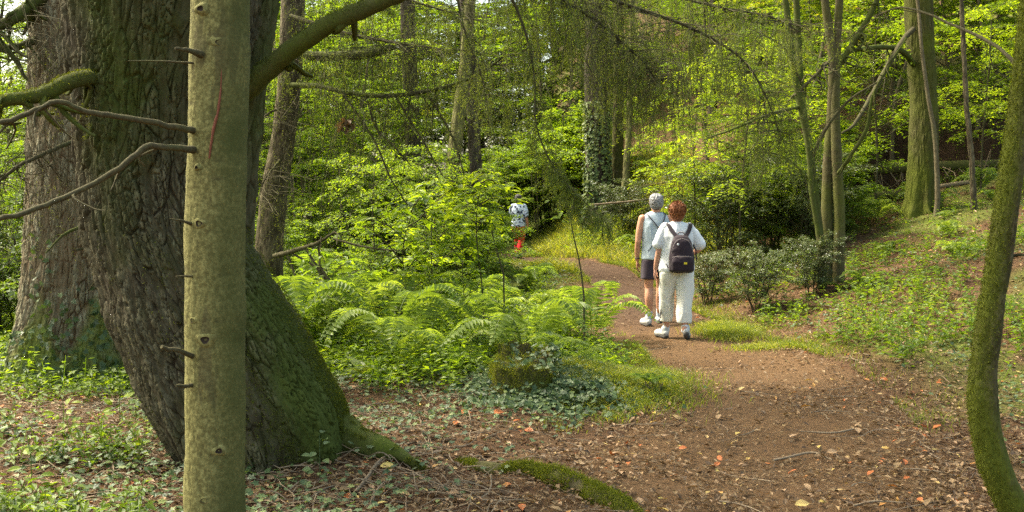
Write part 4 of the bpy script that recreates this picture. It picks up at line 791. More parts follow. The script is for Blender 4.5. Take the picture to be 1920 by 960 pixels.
# tall trunks that read through the leaves
simple_tree('ivy_clad_tree', 'thick trunk clad in pale ivy behind the grey haired man', [(420, 1126, 34), (370, 1126, 27), (300, 1122, 24), (200, 1120, 23), (0, 1118, 22)], 25.5, M['dark_bark'], seed=51, amp=.01)
tt = bpy.data.objects['ivy_clad_tree']; s = Soup(); rr = np.random.default_rng(2); n = 2600; a = np.radians(rr.uniform(-195, 15, n)); z = rr.uniform(1.1, 4.3, n); keep = (fbm(np.stack([a * 2.5, z * 1.3, 0 * z], 1), 2, 8) > .38) & (np.cos(a) < .75); a, z = a[keep], z[keep]; n = len(a)
cx = W(1123, 300, 25.5)[0]; R = .36 + .04 * rr.random(n); Nn = np.stack([np.cos(a), np.sin(a), 0 * a], 1)
leaves(s, np.stack([cx + np.cos(a) * R, 25.5 + np.sin(a) * R, z], 1), rdir(n) - [0, 0, .8] + Nn * .4, Nn + [0, 0, .5] + rdir(n) * .3, rr.uniform(.06, .1, n), rr.uniform(.06, .09, n), rr.uniform(.6, 1, n), 'i'); put(tt, s.obj('ivy', M['ivy']))
for args in [('slim_tree', 'mossy thin trunk just right of the ivy clad trunk', [(400, 1156, 16), (360, 1157, 12), (200, 1160, 10), (0, 1160, 10)], 26, 'moss_bark', 52),
             ('slim_tree', 'pale thin trunk rising above the grey haired man', [(400, 1170, 9), (366, 1171, 7), (250, 1179, 6), (150, 1182, 5), (0, 1186, 5)], 24, 'pale_bark', 53),
             ('slim_tree', 'pale grey trunk standing high over the hollow', [(560, 815, 14), (400, 838, 14), (240, 858, 13), (120, 872, 11), (0, 882, 10)], 19, 'pale_bark', 54),
             ('slim_tree', 'dark trunk behind the bright sapling leaves of the hollow', [(520, 900, 13), (330, 893, 12), (200, 885, 12), (0, 872, 12)], 20, 'dark_bark', 55),
             ('slim_tree', 'brown trunk seen through the drooping twigs near the top', [(560, 800, 16), (300, 775, 15), (60, 765, 14), (0, 764, 14)], 21, 'dark_bark', 56),
             ('slim_tree', 'thin upright stem right of the thick mossy trunk', [(410, 1826, 8), (385, 1826, 6), (300, 1822, 5), (200, 1812, 5), (0, 1802, 4)], 17, 'thin_bark', 57),
             ('slim_tree', 'slim trunk far up the right hillside', [(330, 1890, 9), (200, 1885, 8), (0, 1880, 8)], 27, 'thin_bark', 58),
             ('slim_tree', 'slim trunk far back between the slender stems and the mossy trunk', [(330, 1640, 8), (200, 1642, 7), (0, 1646, 7)], 28, 'thin_bark', 59),
             ('slim_tree', 'dark trunk deep in the wood above the walking woman', [(330, 1330, 10), (200, 1336, 9), (0, 1340, 9)], 30, 'dark_bark', 60),
             ('slim_tree', 'dark trunk deep in the wood above the holly bushes', [(330, 1430, 9), (200, 1426, 8), (0, 1420, 8)], 28, 'dark_bark', 61)]:
    nm_, lb, pf, d_, mt, sd_ = args; simple_tree(nm_, lb, pf, d_, M[mt], seed=sd_, seg=40, group='slim trunks back in the wood')

# ferns
def fern_mesh(seed, nf, L, up=1.0):
    r = np.random.default_rng(seed); s = Soup()
    for k in range(nf):
        a = k * 6.283 / nf + r.normal() * .25; D = np.array([math.cos(a), math.sin(a), 0]); l = L * r.uniform(.65, 1.1); hgt = up * r.uniform(.45, .8)
        Q = curve([(0, 0, 0), D * l * .28 + [0, 0, l * hgt * .75], D * l * .65 + [0, 0, l * hgt * .95], D * l * .98 + [0, 0, l * hgt * .55]], 25)
        tube(s, Q, [.004, .0012], 3, .3, cap=False); T = nrm(np.gradient(Q, axis=0)); sd = nrm(np.cross(T, [0, 0, 1])); up_ = np.cross(sd, T); tn = np.clip(r.normal(.55, .18), 0, 1)
        for t in np.linspace(.12, .99, 24):
            f = t * 24; i = min(int(f), 23); p = Q[i] * (1 - (f - i)) + Q[i + 1] * (f - i); pl_ = l * .26 * (math.sin(math.pi * min(1, (t - .02) * 1.02) ** .62) ** .9) + .01
            for q in (-1, 1):
                d_ = nrm(sd[i] * q + T[i] * .30 - up_[i] * (.12 + .2 * r.random())); w_ = min(.055, l / 24 * 1.15)
                leaves(s, p[None], d_[None], up_[i] + r.normal(size=3) * .12, pl_ * r.uniform(.9, 1.1), w_, tn + r.normal() * .10, 'a')
    return s
FM = [fern_mesh(300 + k, nf, L, up).mesh('fern', [M['fern']]) for k, (nf, L, up) in enumerate([(9, .75, 1.0), (7, .6, .8), (8, .9, 1.1), (6, .5, .6)])]
def fern(x, y, k, s_, rz, label=None, group=None, dz=0): 
    o = link('fern', FM[k]); o.location = (x, y, Hs(x, y) + dz); o.rotation_euler = (0, 0, rz); o.scale = (s_,) * 3; return tag(o, label, 'fern', group)
r = np.random.default_rng(77)
for x, y in spots(84, 9.0, 17.5, -.3, .135, 31, .42):
    if -.035 < x / y < .03 and y > 10.5 and r.random() < .7: continue
    zx = ('nearer the old tree', 'nearer the path')[int(x / y > -.12)]; zy = ('front', 'back')[int(y > 12.5)]
    reg(fern(x, y, r.integers(4), r.uniform(.8, 1.3) * (.7 if x / y > .03 else 1), r.random() * 6, group='ferns in the hollow'), 'fern' + zx + zy, 'arching fern in the ' + zy + ' of the hollow ' + zx + ', {o} from the left')
for x, y in spots(12, 13, 19, .3, .56, 32, .9): reg(fern(x, y, r.integers(4), r.uniform(.4, .75), r.random() * 6, group='ferns on the bank'), 'fernR', 'low fern on the right bank, {o} from the left')
for x, y in spots(6, 17.8, 20.0, .36, .56, 33, .9): reg(fern(x, y, 2, r.uniform(.45, .7), r.random() * 6, group='ferns below the dark bank'), 'fernB', 'pale fern at the foot of the dark earth bank, {o} from the left')
for x, y in spots(7, 20, 24, .07, .16, 34, .6): reg(fern(x, y, r.integers(3), r.uniform(.6, .9), r.random() * 6, group='ferns on the grassy slope'), 'fernS', 'fern on the grassy slope behind the man, {o} from the left')
g_ = G(1110, 640); fern(g_[0], g_[1], 2, .95, 1.1, 'large bright fern arching over the left edge of the path')
g_ = G(1045, 640); fern(g_[0], g_[1], 0, .85, 2.6, 'bright fern just behind the ivy covered stump')
g_ = G(1500, 540); fern(g_[0], g_[1], 0, .5, 0.6, 'small fern at the foot of the slender stems')
g_ = G(1580, 545); fern(g_[0], g_[1], 1, .55, 2.6, 'pale fern just right of the slender stems')

for k, (p, lb) in enumerate([([(1096, 565, 10.6), (1088, 500, 10.6), (1075, 440, 10.6), (1066, 385, 10.6)], 'thin dark sapling stem with few leaves at the left edge of the path'),
                             ([(946, 520, 11.6), (930, 465, 11.6), (914, 405, 11.6)], 'thin dark sapling stem left of the red trousered walker')]):
    P = pxcurve(p, 20); P[0, 2] = Hs(P[0, 0], P[0, 1]) - .03; t_ = thing('thin_sapling', lb, 'sapling', tuple(P[0])); s = Soup(); tube(s, P, [.010, .008, .004], 6, rough=.2); twiglets(s, P[10:], 8, .25, .003, -.2, k); put(t_, s.obj('stem', M['twig'], smooth=True))
    rr = np.random.default_rng(k); n = 26; i = rr.integers(12, 20, n); s = Soup(); leaves(s, P[i] + rr.normal(size=(n, 3)) * [.16, .16, .08], rdir(n) * [1, 1, .3], [0, -.3, 1] + rdir(n) * .4, rr.uniform(.06, .12, n), .05, rr.uniform(.5, 1, n), 'b'); put(t_, s.obj('leaves', M['bright']))
# ------------------------------------------------------------------ stumps, logs, fallen sticks
def lump(center, rx, ry, h, seed, n=70, rag=.25, hollow=0.0):
    s = Soup(); th = np.arange(n) / n * 6.283; ts = np.linspace(0, 1, 30); V = []
    for t in ts:
        hh = h * (1 + rag * (fbm(np.stack([np.cos(th) * 2, np.sin(th) * 2, 0 * th], 1), 3, seed) - .5) * 2); r_ = 1.25 - .35 * S(t * 2.2)
        if t > .7: r_ = .9 * (1 - ((t - .7) / .3) ** 1.6) + .0
        z = np.where(t <= .7, hh * (t / .7), hh * (1 - hollow * (t - .7) / .3))
        R = r_ * (1 + .22 * (fbm(np.stack([np.cos(th) * 2.5, np.sin(th) * 2.5, 0 * th + t * 1.5], 1), 3, seed + 2) - .5) * 2)
        V.append(np.stack([center[0] + rx * R * np.cos(th), center[1] + ry * R * np.sin(th), center[2] - .08 + z + .02 * fbm(np.stack([np.cos(th) * 9, np.sin(th) * 9, 0 * th + t * 9], 1), 2, seed)], 1))
    V = np.concatenate(V); i, j = np.meshgrid(np.arange(29), np.arange(n), indexing='ij'); j2 = (j + 1) % n
    s.add(V, np.stack([i * n + j, i * n + j2, (i + 1) * n + j2, (i + 1) * n + j], -1).reshape(-1, 4)); return s, V
def moss_fuzz(V, n, rr, L=.022, zmin=None, tone=.5):
    s = Soup(); P = V[rr.integers(0, len(V), n)] + rr.normal(size=(n, 3)) * .012
    if zmin is not None: P = P[P[:, 2] > zmin]
    m_ = len(P); leaves(s, P, rdir(m_) * [1, 1, .5] + [0, 0, .7], rdir(m_), L * rr.uniform(.5, 1.2, m_), .004, np.clip(rr.normal(tone, .22, m_), 0, 1), 'a'); return s
rr = np.random.default_rng(12)
c = G(985, 742); st = thing('mossy_stump', 'low mossy stump overgrown with ivy left of the path', 'stump', tuple(c))
s, V = lump(c + [0, .15, 0], .27, .22, .32, 3, rag=.5, hollow=.25); put(st, s.obj('stump', M['moss_bark'], smooth=True))
c2 = G(1085, 772); s, V2 = lump(c2 + [-.02, .25, 0], .32, .25, .15, 5, rag=.6); put(st, s.obj('root_mound', M['moss_limb'], smooth=True))
c3 = W(985, 668, c[1] + .75); s, V3 = lump(np.array([c3[0], c3[1], Hs(c3[0], c3[1])]), .26, .12, .30, 7, rag=.5, hollow=.6); put(st, s.obj('broken_stump_wall', M['moss_bark'], smooth=True))
c4 = W(935, 690, c[1] + .55); s, V4 = lump(np.array([c4[0], c4[1], Hs(c4[0], c4[1])]), .07, .07, .17, 8); put(st, s.obj('broken_stump_wall', M['moss_bark'], smooth=True))
put(st, moss_fuzz(np.vstack([V, V, V3, V4, V2]), 40000, rr, .024, None, .8).obj('moss', M['mossleaf']))
s = Soup(); n = 4200; P = np.stack([c[0] + .18 + rr.normal(size=n) * .34, c[1] + .18 + rr.normal(size=n) * .30, 0 * np.zeros(n)], 1)
allV = np.vstack([V, V2, V3]); zz = H(P[:, 0], P[:, 1])
for q in range(0, n, 300):
    d2 = ((P[q:q + 300, None, :2] - allV[None, :, :2]) ** 2).sum(-1); zc = np.where(d2 < .0018, allV[None, :, 2], -9).max(1); zz[q:q + 300] = np.maximum(zz[q:q + 300], zc)
P[:, 2] = zz + rr.uniform(.01, .06, n); keep = (zz < c[2] + .07) | ((rr.random(n) < .5) & (P[:, 0] > c[0] + .2)) | (rr.random(n) < .07); P = P[keep]; n = len(P)
leaves(s, P, rr.normal(size=(n, 3)) * [1, 1, .3] - [0, .3, .35], rr.normal(size=(n, 3)) * .35 + [0, -.55, .8], rr.uniform(.03, .06, n), rr.uniform(.03, .055, n), np.clip(rr.normal(.62, .25, n), 0, 1), 'i')
put(st, s.obj('ivy', M['ivy']))
g_ = W(1015, 700, c[1] + .4); fern(g_[0] + .12, g_[1] + .1, 3, .62, 3.6, 'grey green fern drooping over the ivy covered stump', dz=.22)
c = G(1228, 742); t = thing('small_stump', 'small dark rotten stump at the left edge of the path', 'stump', tuple(c)); s, V = lump(c + [0, .06, 0], .085, .08, .15, 15, hollow=.5, rag=.4)
put(t, s.obj('stump', M['old_bark'], smooth=True)); fern(c[0] - .02, c[1] - .02, 3, .52, .3, 'small pale fern growing from the dark little stump', dz=.10)
# mossy surface root crossing the litter towards the camera
s = Soup(); P = np.stack([G(px, py) for px, py in [(860, 868), (930, 885), (1000, 893), (1080, 920), (1150, 952), (1230, 985)]]); P[:, 2] += [.0, .02, .03, .03, .02, -.02]; P = curve(P, 50)
P[:, 2] -= .02; tube(s, P, [.02, .06, .05, .075, .06, .02], 24, rough=.6, seed=6); mr = thing('mossy_root', 'mossy root arching out of the leaf litter near the camera', 'root', tuple(P[25]))
put(mr, s.obj('root', M['moss_bark'], smooth=True)); Vr = s.v[0]; Vr = Vr[(Vr[:, 2] > H(Vr[:, 0], Vr[:, 1]) - .01) & (fbm(Vr * 6, 2, 4) > .43)]
put(mr, moss_fuzz(Vr, 18000, rr, .02, None, .55).obj('moss', M['mossleaf']))
# moss on the old tree's spreading foot
s = Soup(); n = 15000; a = np.radians(rr.uniform(-100, 20, n)); z = rr.beta(1, 2.0, n) * 1.5 + .02; cx_, cy_, r_ = ipo(z); ks = rr.random(n) < (.15 + .85 * S((np.cos(a) - .2) / .6))
P = np.stack([cx_ + np.cos(a) * r_ * 1.01, cy_ + np.sin(a) * r_ * 1.01, z], 1)[ks]; m_ = len(P)
leaves(s, P, rdir(m_) * .8 + np.stack([np.cos(a[ks]), np.sin(a[ks]), -.3 * np.ones(m_)], 1) * .6, rdir(m_), rr.uniform(.01, .026, m_), .005, np.clip(rr.normal(.3, .2, m_), 0, 1), 'a'); put(old, s.obj('moss', M['mossleaf']))
def skin_pts(o, n, jit=.004):   # random points just above a built mesh, in world space
    k = len(o.data.vertices); co = np.empty(k * 3, np.float32); o.data.vertices.foreach_get('co', co); co = co.reshape(-1, 3).astype(float); nn_ = np.empty(k * 3, np.float32); o.data.vertices.foreach_get('normal', nn_); nn_ = nn_.reshape(-1, 3)
    i = rr.integers(0, k, n); j_ = rr.normal(size=(n, 3)) * jit; nq = nn_[i].astype(float); j_ -= nq * (j_ * nq).sum(1)[:, None]; return co[i] + j_, nq
for tree_, n_, keepf, tn_ in ((rt, 16000, lambda p, q: rr.random(len(p)) < np.clip(-q[:, 0] * 1.2 + .25 + .5 * (fbm(p * [9, 9, 4], 2, 5) - .4), .03, 1), .55), (old, 9000, lambda p, q: rr.random(len(p)) < S((fbm(p * [5, 5, 1.5], 2, 9) - .5) / .1) * (p[:, 0] > -2.6) * (q[:, 1] < 0), .25),
                              (bt, 5000, lambda p, q: rr.random(len(p)) < np.clip(.3 - q[:, 0] * .5 + (2.6 - p[:, 2]) * .3, .1, 1) * (q[:, 1] < .2), .5),
                              (lt, 6000, lambda p, q: rr.random(len(p)) < S((.65 - p[:, 2]) / .4), .5)):
    o = [c_ for c_ in tree_.children if c_.name.startswith('trunk')][0]; p, q = skin_pts(o, n_ * 2); kp = keepf(p, q); p, q = p[kp][:n_], q[kp][:n_]; m_ = len(p); s = Soup()
    leaves(s, p, q * .6 + rdir(m_) * .7 - [0, 0, .3], rdir(m_), rr.uniform(.007, .017, m_), .0035, np.clip(rr.normal(tn_, .22, m_), 0, 1), 'a'); put(tree_, s.obj('moss', M['mossleaf']))
# fallen logs and brush on the dark bank
m, nt = mat('bank_soil'); n1 = noise(nt, 5, 5, .7); finish(nt, ramp(nt, n1, [(.3, (.025, .014, .009)), (.6, (.075, .045, .028)), (.8, (.12, .08, .045))]), .95, n1, .9, .05, .1); M['soil'] = m
for k, (p, r, lb) in enumerate([([(1560, 330, 21), (1640, 318, 21), (1740, 312, 21.2), (1850, 308, 21.2), (1960, 300, 21.4)], [.09, .12, .11, .10, .09], 'long mossy fallen log lying along the top of the dark bank'),
                                ([(1610, 375, 20.3), (1660, 366, 20.3), (1720, 362, 20.4)], [.07, .09, .08], 'short fallen log at the foot of the dark bank'),
                                ([(1760, 350, 20.4), (1830, 338, 20.4), (1900, 318, 20.5)], [.04, .05, .03], 'thin dead branch leaning on the dark bank'),
                                ([(1230, 372, 23), (1180, 378, 22.5), (1110, 384, 22)], [.02, .025, .02], 'thin dead branch lying across the grassy slope'),
                                ([(1330, 330, 26), (1260, 340, 26), (1190, 352, 26)], [.03, .03, .02], 'pale dead branch lying on the brown hillside')]):
    s = Soup(); P = pxcurve(p, 30); tube(s, P, r, 12, rough=.25, seed=k); o = thing('fallen_log' if k < 2 else 'fallen_branch', lb, 'log' if k < 2 else 'branch', tuple(P[15])); put(o, s.obj('wood', M['moss_bark'] if k < 2 else M['deadwood'], smooth=True))
    if k == 0: twiglets(s2 := Soup(), P, 60, 1.0, .012, .9, 3); put(o, s2.obj('broken_twigs', M['deadwood']))
for k, (pts, r, lb) in enumerate([([(300, 838), (240, 868), (190, 900)], .010, 'straight dry stick lying lower left of the pale stem'), ([(330, 870), (240, 880), (150, 862)], .008, 'curved dry stick lying left of the pale stem'),
                                  ([(1450, 872), (1520, 858), (1560, 870)], .008, 'dark stick lying in the middle of the path'), ([(1600, 812), (1560, 820), (1500, 816)], .007, 'pale stick lying on the right half of the path'),
                                  ([(660, 935), (720, 870), (800, 838)], .010, 'dry branch lying before the old tree foot'), ([(1600, 958), (1640, 950), (1700, 952)], .006, 'short pale twig near the bottom of the path'),
                                  ([(1520, 560), (1560, 575), (1600, 570)], .006, 'thin twig lying on the right bank'), ([(150, 770), (220, 760), (290, 770)], .007, 'dry twig lying below the reddish conifer')]):
    P = np.stack([G(*p) for p in pts]); P[:, 2] += .02; P = curve(P, 16); P[:, 2] = lay(P[:, 0], P[:, 1], .014); s = Soup(); tube(s, P, [r, r, r * .5], 7, rough=.3, seed=k); o = s.obj('fallen_stick', M['deadwood'], smooth=True); tag(o, lb, 'stick')
for k, (px, py, sz, lb) in enumerate([(860, 782, .10, 'single yellow leaf lying left of the ivy covered stump'), (922, 782, .09, 'orange brown leaf lying before the ivy covered stump'), (1490, 958, .09, 'yellow leaf at the bottom edge of the path'), (1550, 858, .08, 'curled tan leaf on the middle of the path'), (712, 884, .09, 'pale yellow leaf by the old tree foot')]):
    g_ = G(px, py); s = Soup(); leaves(s, [g_ + [0, 0, .03]], [(1, .2, .1)], [(0, -.5, 1)], sz, sz * .6, [.95, .99, .94, .8, .93][k], 'b'); tag(s.obj('fallen_leaf', M['litter']), lb, 'leaf')
m, nt = mat('pebble'); finish(nt, (.10, .085, .07), .8, noise(nt, 30, 3), .4, .01); M['stone'] = m
c = G(1436, 800); s, V = lump(c + [0, 0, .0], .022, .02, .05, 33, rag=.1); tag(s.obj('pebble', M['stone'], smooth=True), 'small dark pebble lying on the path', 'stone')
# two broad dock-like leaves by the old root
c = G(690, 715); s = Soup(); n = 9; a = np.linspace(2.2, 6.3, n); leaves(s, np.tile(c, (n, 1)) + [0, 0, .03], np.stack([np.cos(a), np.sin(a), .5 + .4 * np.sin(a * 3)], 1), (0, -.4, 1), rr.uniform(.2, .32, n), .085, .95, 'b')
tag(s.obj('broad_leaf_plant', M['ivy']), 'pale plant with long pointed leaves behind the old tree root', 'plant')
for k, (px, py, lb) in enumerate([(225, 800, 'bright green seedling leaves left of the pale stem'), (120, 830, 'bright green seedling at the lower left'), (600, 900, 'pale seedling before the dark foot of the old tree'), (60, 935, 'bright green seedling in the bottom left corner')]):
    c = G(px, py); s = Soup(); n = 11; a = rr.random(n) * 6.28; z = np.linspace(.04, .26, n); P = c + np.stack([.05 * np.cos(a), .05 * np.sin(a), z], 1)
    leaves(s, P, np.stack([np.cos(a), np.sin(a), rr.normal(size=n) * .3], 1), np.array([0, -.5, .8]) + rdir(n) * .3, rr.uniform(.05, .085, n), .038, rr.uniform(.5, 1, n), 'b'); tube(s, [c, c + [0, 0, .26]], [.003, .002], 4, .3)
    tag(s.obj('seedling', M['bright' if k != 2 else 'ivy']), lb, 'plant')
for o in list(old.children):      # moss tufts along the thick limbs
    if o.name.startswith(('branch', 'surface_root')):
        p, q = skin_pts(o, 14000, .014); kp = (q[:, 2] > -.2 + .6 * rr.random(len(q))) & (fbm(p * 7, 2, 3) > .42); p, q = p[kp], q[kp]; m_ = len(p); s = Soup()
        leaves(s, p, q * .6 + rdir(m_) * .7, rdir(m_), rr.uniform(.006, .016, m_), .0035, np.clip(rr.normal(.35, .22, m_), 0, 1), 'a'); put(old, s.obj('moss', M['mossleaf']))
# ------------------------------------------------------------------ people
def loft(secs, n=28, noise_amp=0):
    s = Soup(); th = np.arange(n) / n * 6.283; V = []
    for c, rx, ry in secs: V.append(np.array(c) + np.stack([rx * np.cos(th), ry * np.sin(th), 0 * th], 1))
    k = len(secs); Vv = np.vstack(V + [np.array(secs[0][0])[None], np.array(secs[-1][0])[None]]); i, j = np.meshgrid(np.arange(k - 1), np.arange(n), indexing='ij'); j2 = (j + 1) % n
    s.add(Vv, np.stack([i * n + j, i * n + j2, (i + 1) * n + j2, (i + 1) * n + j], -1).reshape(-1, 4)); q = np.arange(n)
    s.f.append(np.stack([0 * q + k * n, (q + 1) % n, q], -1)); s.t.append(np.full(n, .5)); s.m.append(np.zeros(n, np.int32))
    s.f.append(np.stack([0 * q + k * n + 1, (k - 1) * n + q, (k - 1) * n + (q + 1) % n], -1)); s.t.append(np.full(n, .5)); s.m.append(np.zeros(n, np.int32)); return s
def limb(pts, r, n=16, m=14):
    """closed tapered tube with rounded ends"""
    s = Soup(); P = curve(pts, m) if len(pts) > 2 else curve(pts, 6); R = np.interp(np.linspace(0, 1, len(P)), np.linspace(0, 1, len(r)), r)
    T0 = nrm(P[0] - P[1]); T1 = nrm(P[-1] - P[-2])
    P = np.vstack([P[0] + T0 * R[0] * .95, P[0] + T0 * R[0] * .7, P[0] + T0 * R[0] * .3, P, P[-1] + T1 * R[-1] * .3, P[-1] + T1 * R[-1] * .7, P[-1] + T1 * R[-1] * .95])
    R = np.concatenate([[R[0] * .2, R[0] * .7, R[0] * .95], R, [R[-1] * .95, R[-1] * .7, R[-1] * .2]])
    T = nrm(np.gradient(P, axis=0)); ref = np.array([1., 0, 0]) if abs(T[3][0]) < .8 else np.array([0, 1., 0]); U = nrm(np.cross(T, ref)); Vv = np.cross(T, U); a = np.arange(n) / n * 6.283; k = len(P)
    X = (P[:, None] + R[:, None, None] * (U[:, None] * np.cos(a)[None, :, None] + Vv[:, None] * np.sin(a)[None, :, None])).reshape(-1, 3)
    X = np.vstack([X, P[0], P[-1]]); i, j = np.meshgrid(np.arange(k - 1), np.arange(n), indexing='ij'); j2 = (j + 1) % n
    s.add(X, np.stack([i * n + j, i * n + j2, (i + 1) * n + j2, (i + 1) * n + j], -1).reshape(-1, 4)); q = np.arange(n)
    s.f.append(np.stack([0 * q + k * n, (q + 1) % n, q], -1)); s.f.append(np.stack([0 * q + k * n + 1, (k - 1) * n + q, (k - 1) * n + (q + 1) % n], -1))
    for _ in range(2): s.t.append(np.full(n, .5)); s.m.append(np.zeros(n, np.int32))
    return s
def join(list_):
    o = Soup()
    for s in list_:
        off = o.n
        o.v += s.v; o.f += [f + off for f in s.f]; o.t += s.t; o.m += s.m; o.n += s.n
    return o
def ball(c, r, n=14): return loft([((c[0], c[1], c[2] + r[2] * math.sin(a)), r[0] * math.cos(a) + 1e-4, r[1] * math.cos(a) + 1e-4) for a in np.linspace(-1.5, 1.5, n)], 20)
def fuse(name, shapes, mt, parent, vox=.007, it=6, wrinkle=0, ws=14, stretch=(1, 1, 1), seed=0, keep=None):
    me = join(shapes).mesh(name, [mt], True); tmp = bpy.data.objects.new('tmp', me); C.objects.link(tmp)
    md = tmp.modifiers.new('r', 'REMESH'); md.mode = 'VOXEL'; md.voxel_size = vox; md.use_smooth_shade = True
    if it: sm = tmp.modifiers.new('s', 'SMOOTH'); sm.iterations = it; sm.factor = .5
    dg = bpy.context.evaluated_depsgraph_get(); dg.update(); ev = tmp.evaluated_get(dg); out = bpy.data.meshes.new_from_object(ev); bpy.data.objects.remove(tmp)
    out.name = name
    if wrinkle:
        n = len(out.vertices); co = np.empty(n * 3, np.float32); out.vertices.foreach_get('co', co); no = np.empty(n * 3, np.float32); out.vertices.foreach_get('normal', no)
        co = co.reshape(-1, 3).astype(float); no = no.reshape(-1, 3); q = co * np.array(stretch) * ws; w_ = fbm(q + fbm(q, 2, seed)[:, None] * 1.2, 2, seed); w_ = 1 - np.abs(2 * w_ - 1) * 2.0
        co += no * (w_ * wrinkle)[:, None]; out.vertices.foreach_set('co', co.astype(np.float32).ravel()); out.update()
    if not out.materials: out.materials.append(mt)
    out.polygons.foreach_set('use_smooth', np.ones(len(out.polygons), bool))
    return link(name, out, parent)
def hand(wrist, d, pn, side_out, sc_=1.0, curl=.5):
    """wrist point, direction down the hand, palm normal, direction of the thumb's side"""
    w = np.array(wrist, float); d = nrm(d); pn = nrm(pn); l = nrm(np.array(side_out, float)); sh = []
    for k, (o_, ln) in enumerate([(.030, .066), (.010, .074), (-.011, .069), (-.030, .054)]):
        o_ *= sc_; ln *= sc_; kn = w + d * .088 * sc_ + l * o_; sh.append(limb([w + l * o_ * .5, w + d * .045 * sc_ + l * o_ * .9, kn], [.014 * sc_, .0145 * sc_, .0115 * sc_], 10, 8))
        p = kn; dd = d; pts = [kn]
        for q, f in enumerate((.45, .32, .23)): ang = curl * (.45 + .35 * q); dd = nrm(dd * math.cos(ang) + pn * math.sin(ang)); p = p + dd * ln * f; pts.append(p)
        sh.append(limb(pts, [.0092 * sc_, .0088 * sc_, .008 * sc_, .0066 * sc_], 10, 10))
    t0 = w + d * .022 * sc_ + l * .022 * sc_; t1 = t0 + (d * .7 + l * .6 + pn * .35) * .036 * sc_; t2 = t1 + (d * .95 + l * .15 + pn * .3) * .032 * sc_; t3 = t2 + (d + pn * .35) * .024 * sc_
    sh.append(limb([t0, t1, t2, t3], [.014 * sc_, .0115 * sc_, .010 * sc_, .008 * sc_], 10, 10)); return sh
def head_shapes(c, tilt=0, sc_=1.0, yaw=0):
    x, y, z = c; S_ = sc_
    sh = [loft([((x, y + .045 * S_, z - .118 * S_), .018 * S_, .020 * S_), ((x, y + .038 * S_, z - .108 * S_), .040 * S_, .042 * S_), ((x, y + .020 * S_, z - .08 * S_), .056 * S_, .068 * S_), ((x, y + .010 * S_, z - .04 * S_), .068 * S_, .086 * S_),
                ((x, y, z), .074 * S_, .095 * S_), ((x, y - .004 * S_, z + .04 * S_), .075 * S_, .097 * S_), ((x, y - .006 * S_, z + .075 * S_), .066 * S_, .085 * S_), ((x, y - .006 * S_, z + .10 * S_), .046 * S_, .06 * S_), ((x, y - .006 * S_, z + .116 * S_), .012 * S_, .016 * S_)], 26),
          limb([(x, y + .085 * S_, z + .012 * S_), (x, y + .102 * S_, z - .012 * S_), (x, y + .112 * S_, z - .030 * S_)], [.009 * S_, .011 * S_, .014 * S_], 10),
          limb([(x - .02 * S_, y + .088 * S_, z - .062 * S_), (x, y + .095 * S_, z - .060 * S_), (x + .02 * S_, y + .088 * S_, z - .062 * S_)], [.006, .009, .006], 8), limb([(x - .03 * S_, y + .086 * S_, z + .028 * S_), (x + .03 * S_, y + .086 * S_, z + .028 * S_)], [.011 * S_, .011 * S_], 8)]
    for q in (-1, 1): sh.append(limb([(x + q * .075 * S_, y + .0, z + .022 * S_), (x + q * .083 * S_, y - .006, z + .005 * S_), (x + q * .077 * S_, y + .004, z - .026 * S_)], [.010 * S_, .013 * S_, .008 * S_], 10))
    return sh
m, nt = mat('skin_tanned'); finish(nt, mix(nt, noise(nt, 12, 3), (.50, .26, .16), (.42, .20, .125)), .55, None, spec=.35).inputs['Subsurface Weight'].default_value = .0; M['skin'] = m
m, nt = mat('skin_pale'); finish(nt, mix(nt, noise(nt, 12, 3), (.56, .31, .22), (.50, .25, .17)), .55, None, spec=.35); M['skin2'] = m
def hair_mat(n, a, b):
    m, nt = mat(n); finish(nt, mix(nt, noise(nt, 60, 4, .7, stretch=(1, 1, .3)), a, b), .6, noise(nt, 120, 3, stretch=(1, 1, .3)), .6, .004, .3); return m
M['hair_grey'] = hair_mat('grey_hair', (.36, .36, .36), (.09, .09, .095)); M['hair_red'] = hair_mat('auburn_hair', (.33, .12, .04), (.12, .04, .015))
M['tee'] = cloth('white_cotton', (.72, .74, .77), (.62, .65, .69)); M['vest'] = cloth('pale_blue_cotton', (.40, .47, .53), (.33, .40, .46)); M['trousers'] = cloth('cream_cotton', (.70, .69, .64), (.60, .58, .52))
M['shorts'] = cloth('dark_plum_cotton', (.050, .036, .050), (.035, .026, .036)); M['pack'] = cloth('dark_purple_nylon', (.026, .016, .023), (.017, .010, .016), rough=.75); M['strap'] = cloth('black_webbing', (.025, .018, .024), rough=.7)
M['shoe'] = cloth('grey_white_leather', (.55, .55, .53), (.35, .36, .37), rough=.6); M['sole'] = cloth('dark_rubber', (.06, .055, .05)); M['sock'] = cloth('white_sock', (.62, .63, .66)); M['sock2'] = cloth('blue_grey_sock', (.42, .48, .56))
M['red'] = cloth('red_cotton', (.58, .008, .012), (.48, .006, .01)); M['tan'] = cloth('tan_canvas', (.42, .27, .16), (.34, .2, .12)); M['yellow'] = cloth('yellow_patch', (.75, .6, .04)); M['zip'] = cloth('grey_zip', (.25, .22, .22))
m, nt = mat('patterned_blouse'); n1 = noise(nt, 13, 2, .5); finish(nt, ramp(nt, n1, [(.40, (.03, .035, .06)), (.44, (.50, .58, .70)), (.60, (.55, .62, .72)), (.64, (.06, .07, .10))]), .8); M['blouse'] = m
m, nt = mat('eye'); finish(nt, (.05, .03, .02), .2); M['eye'] = m
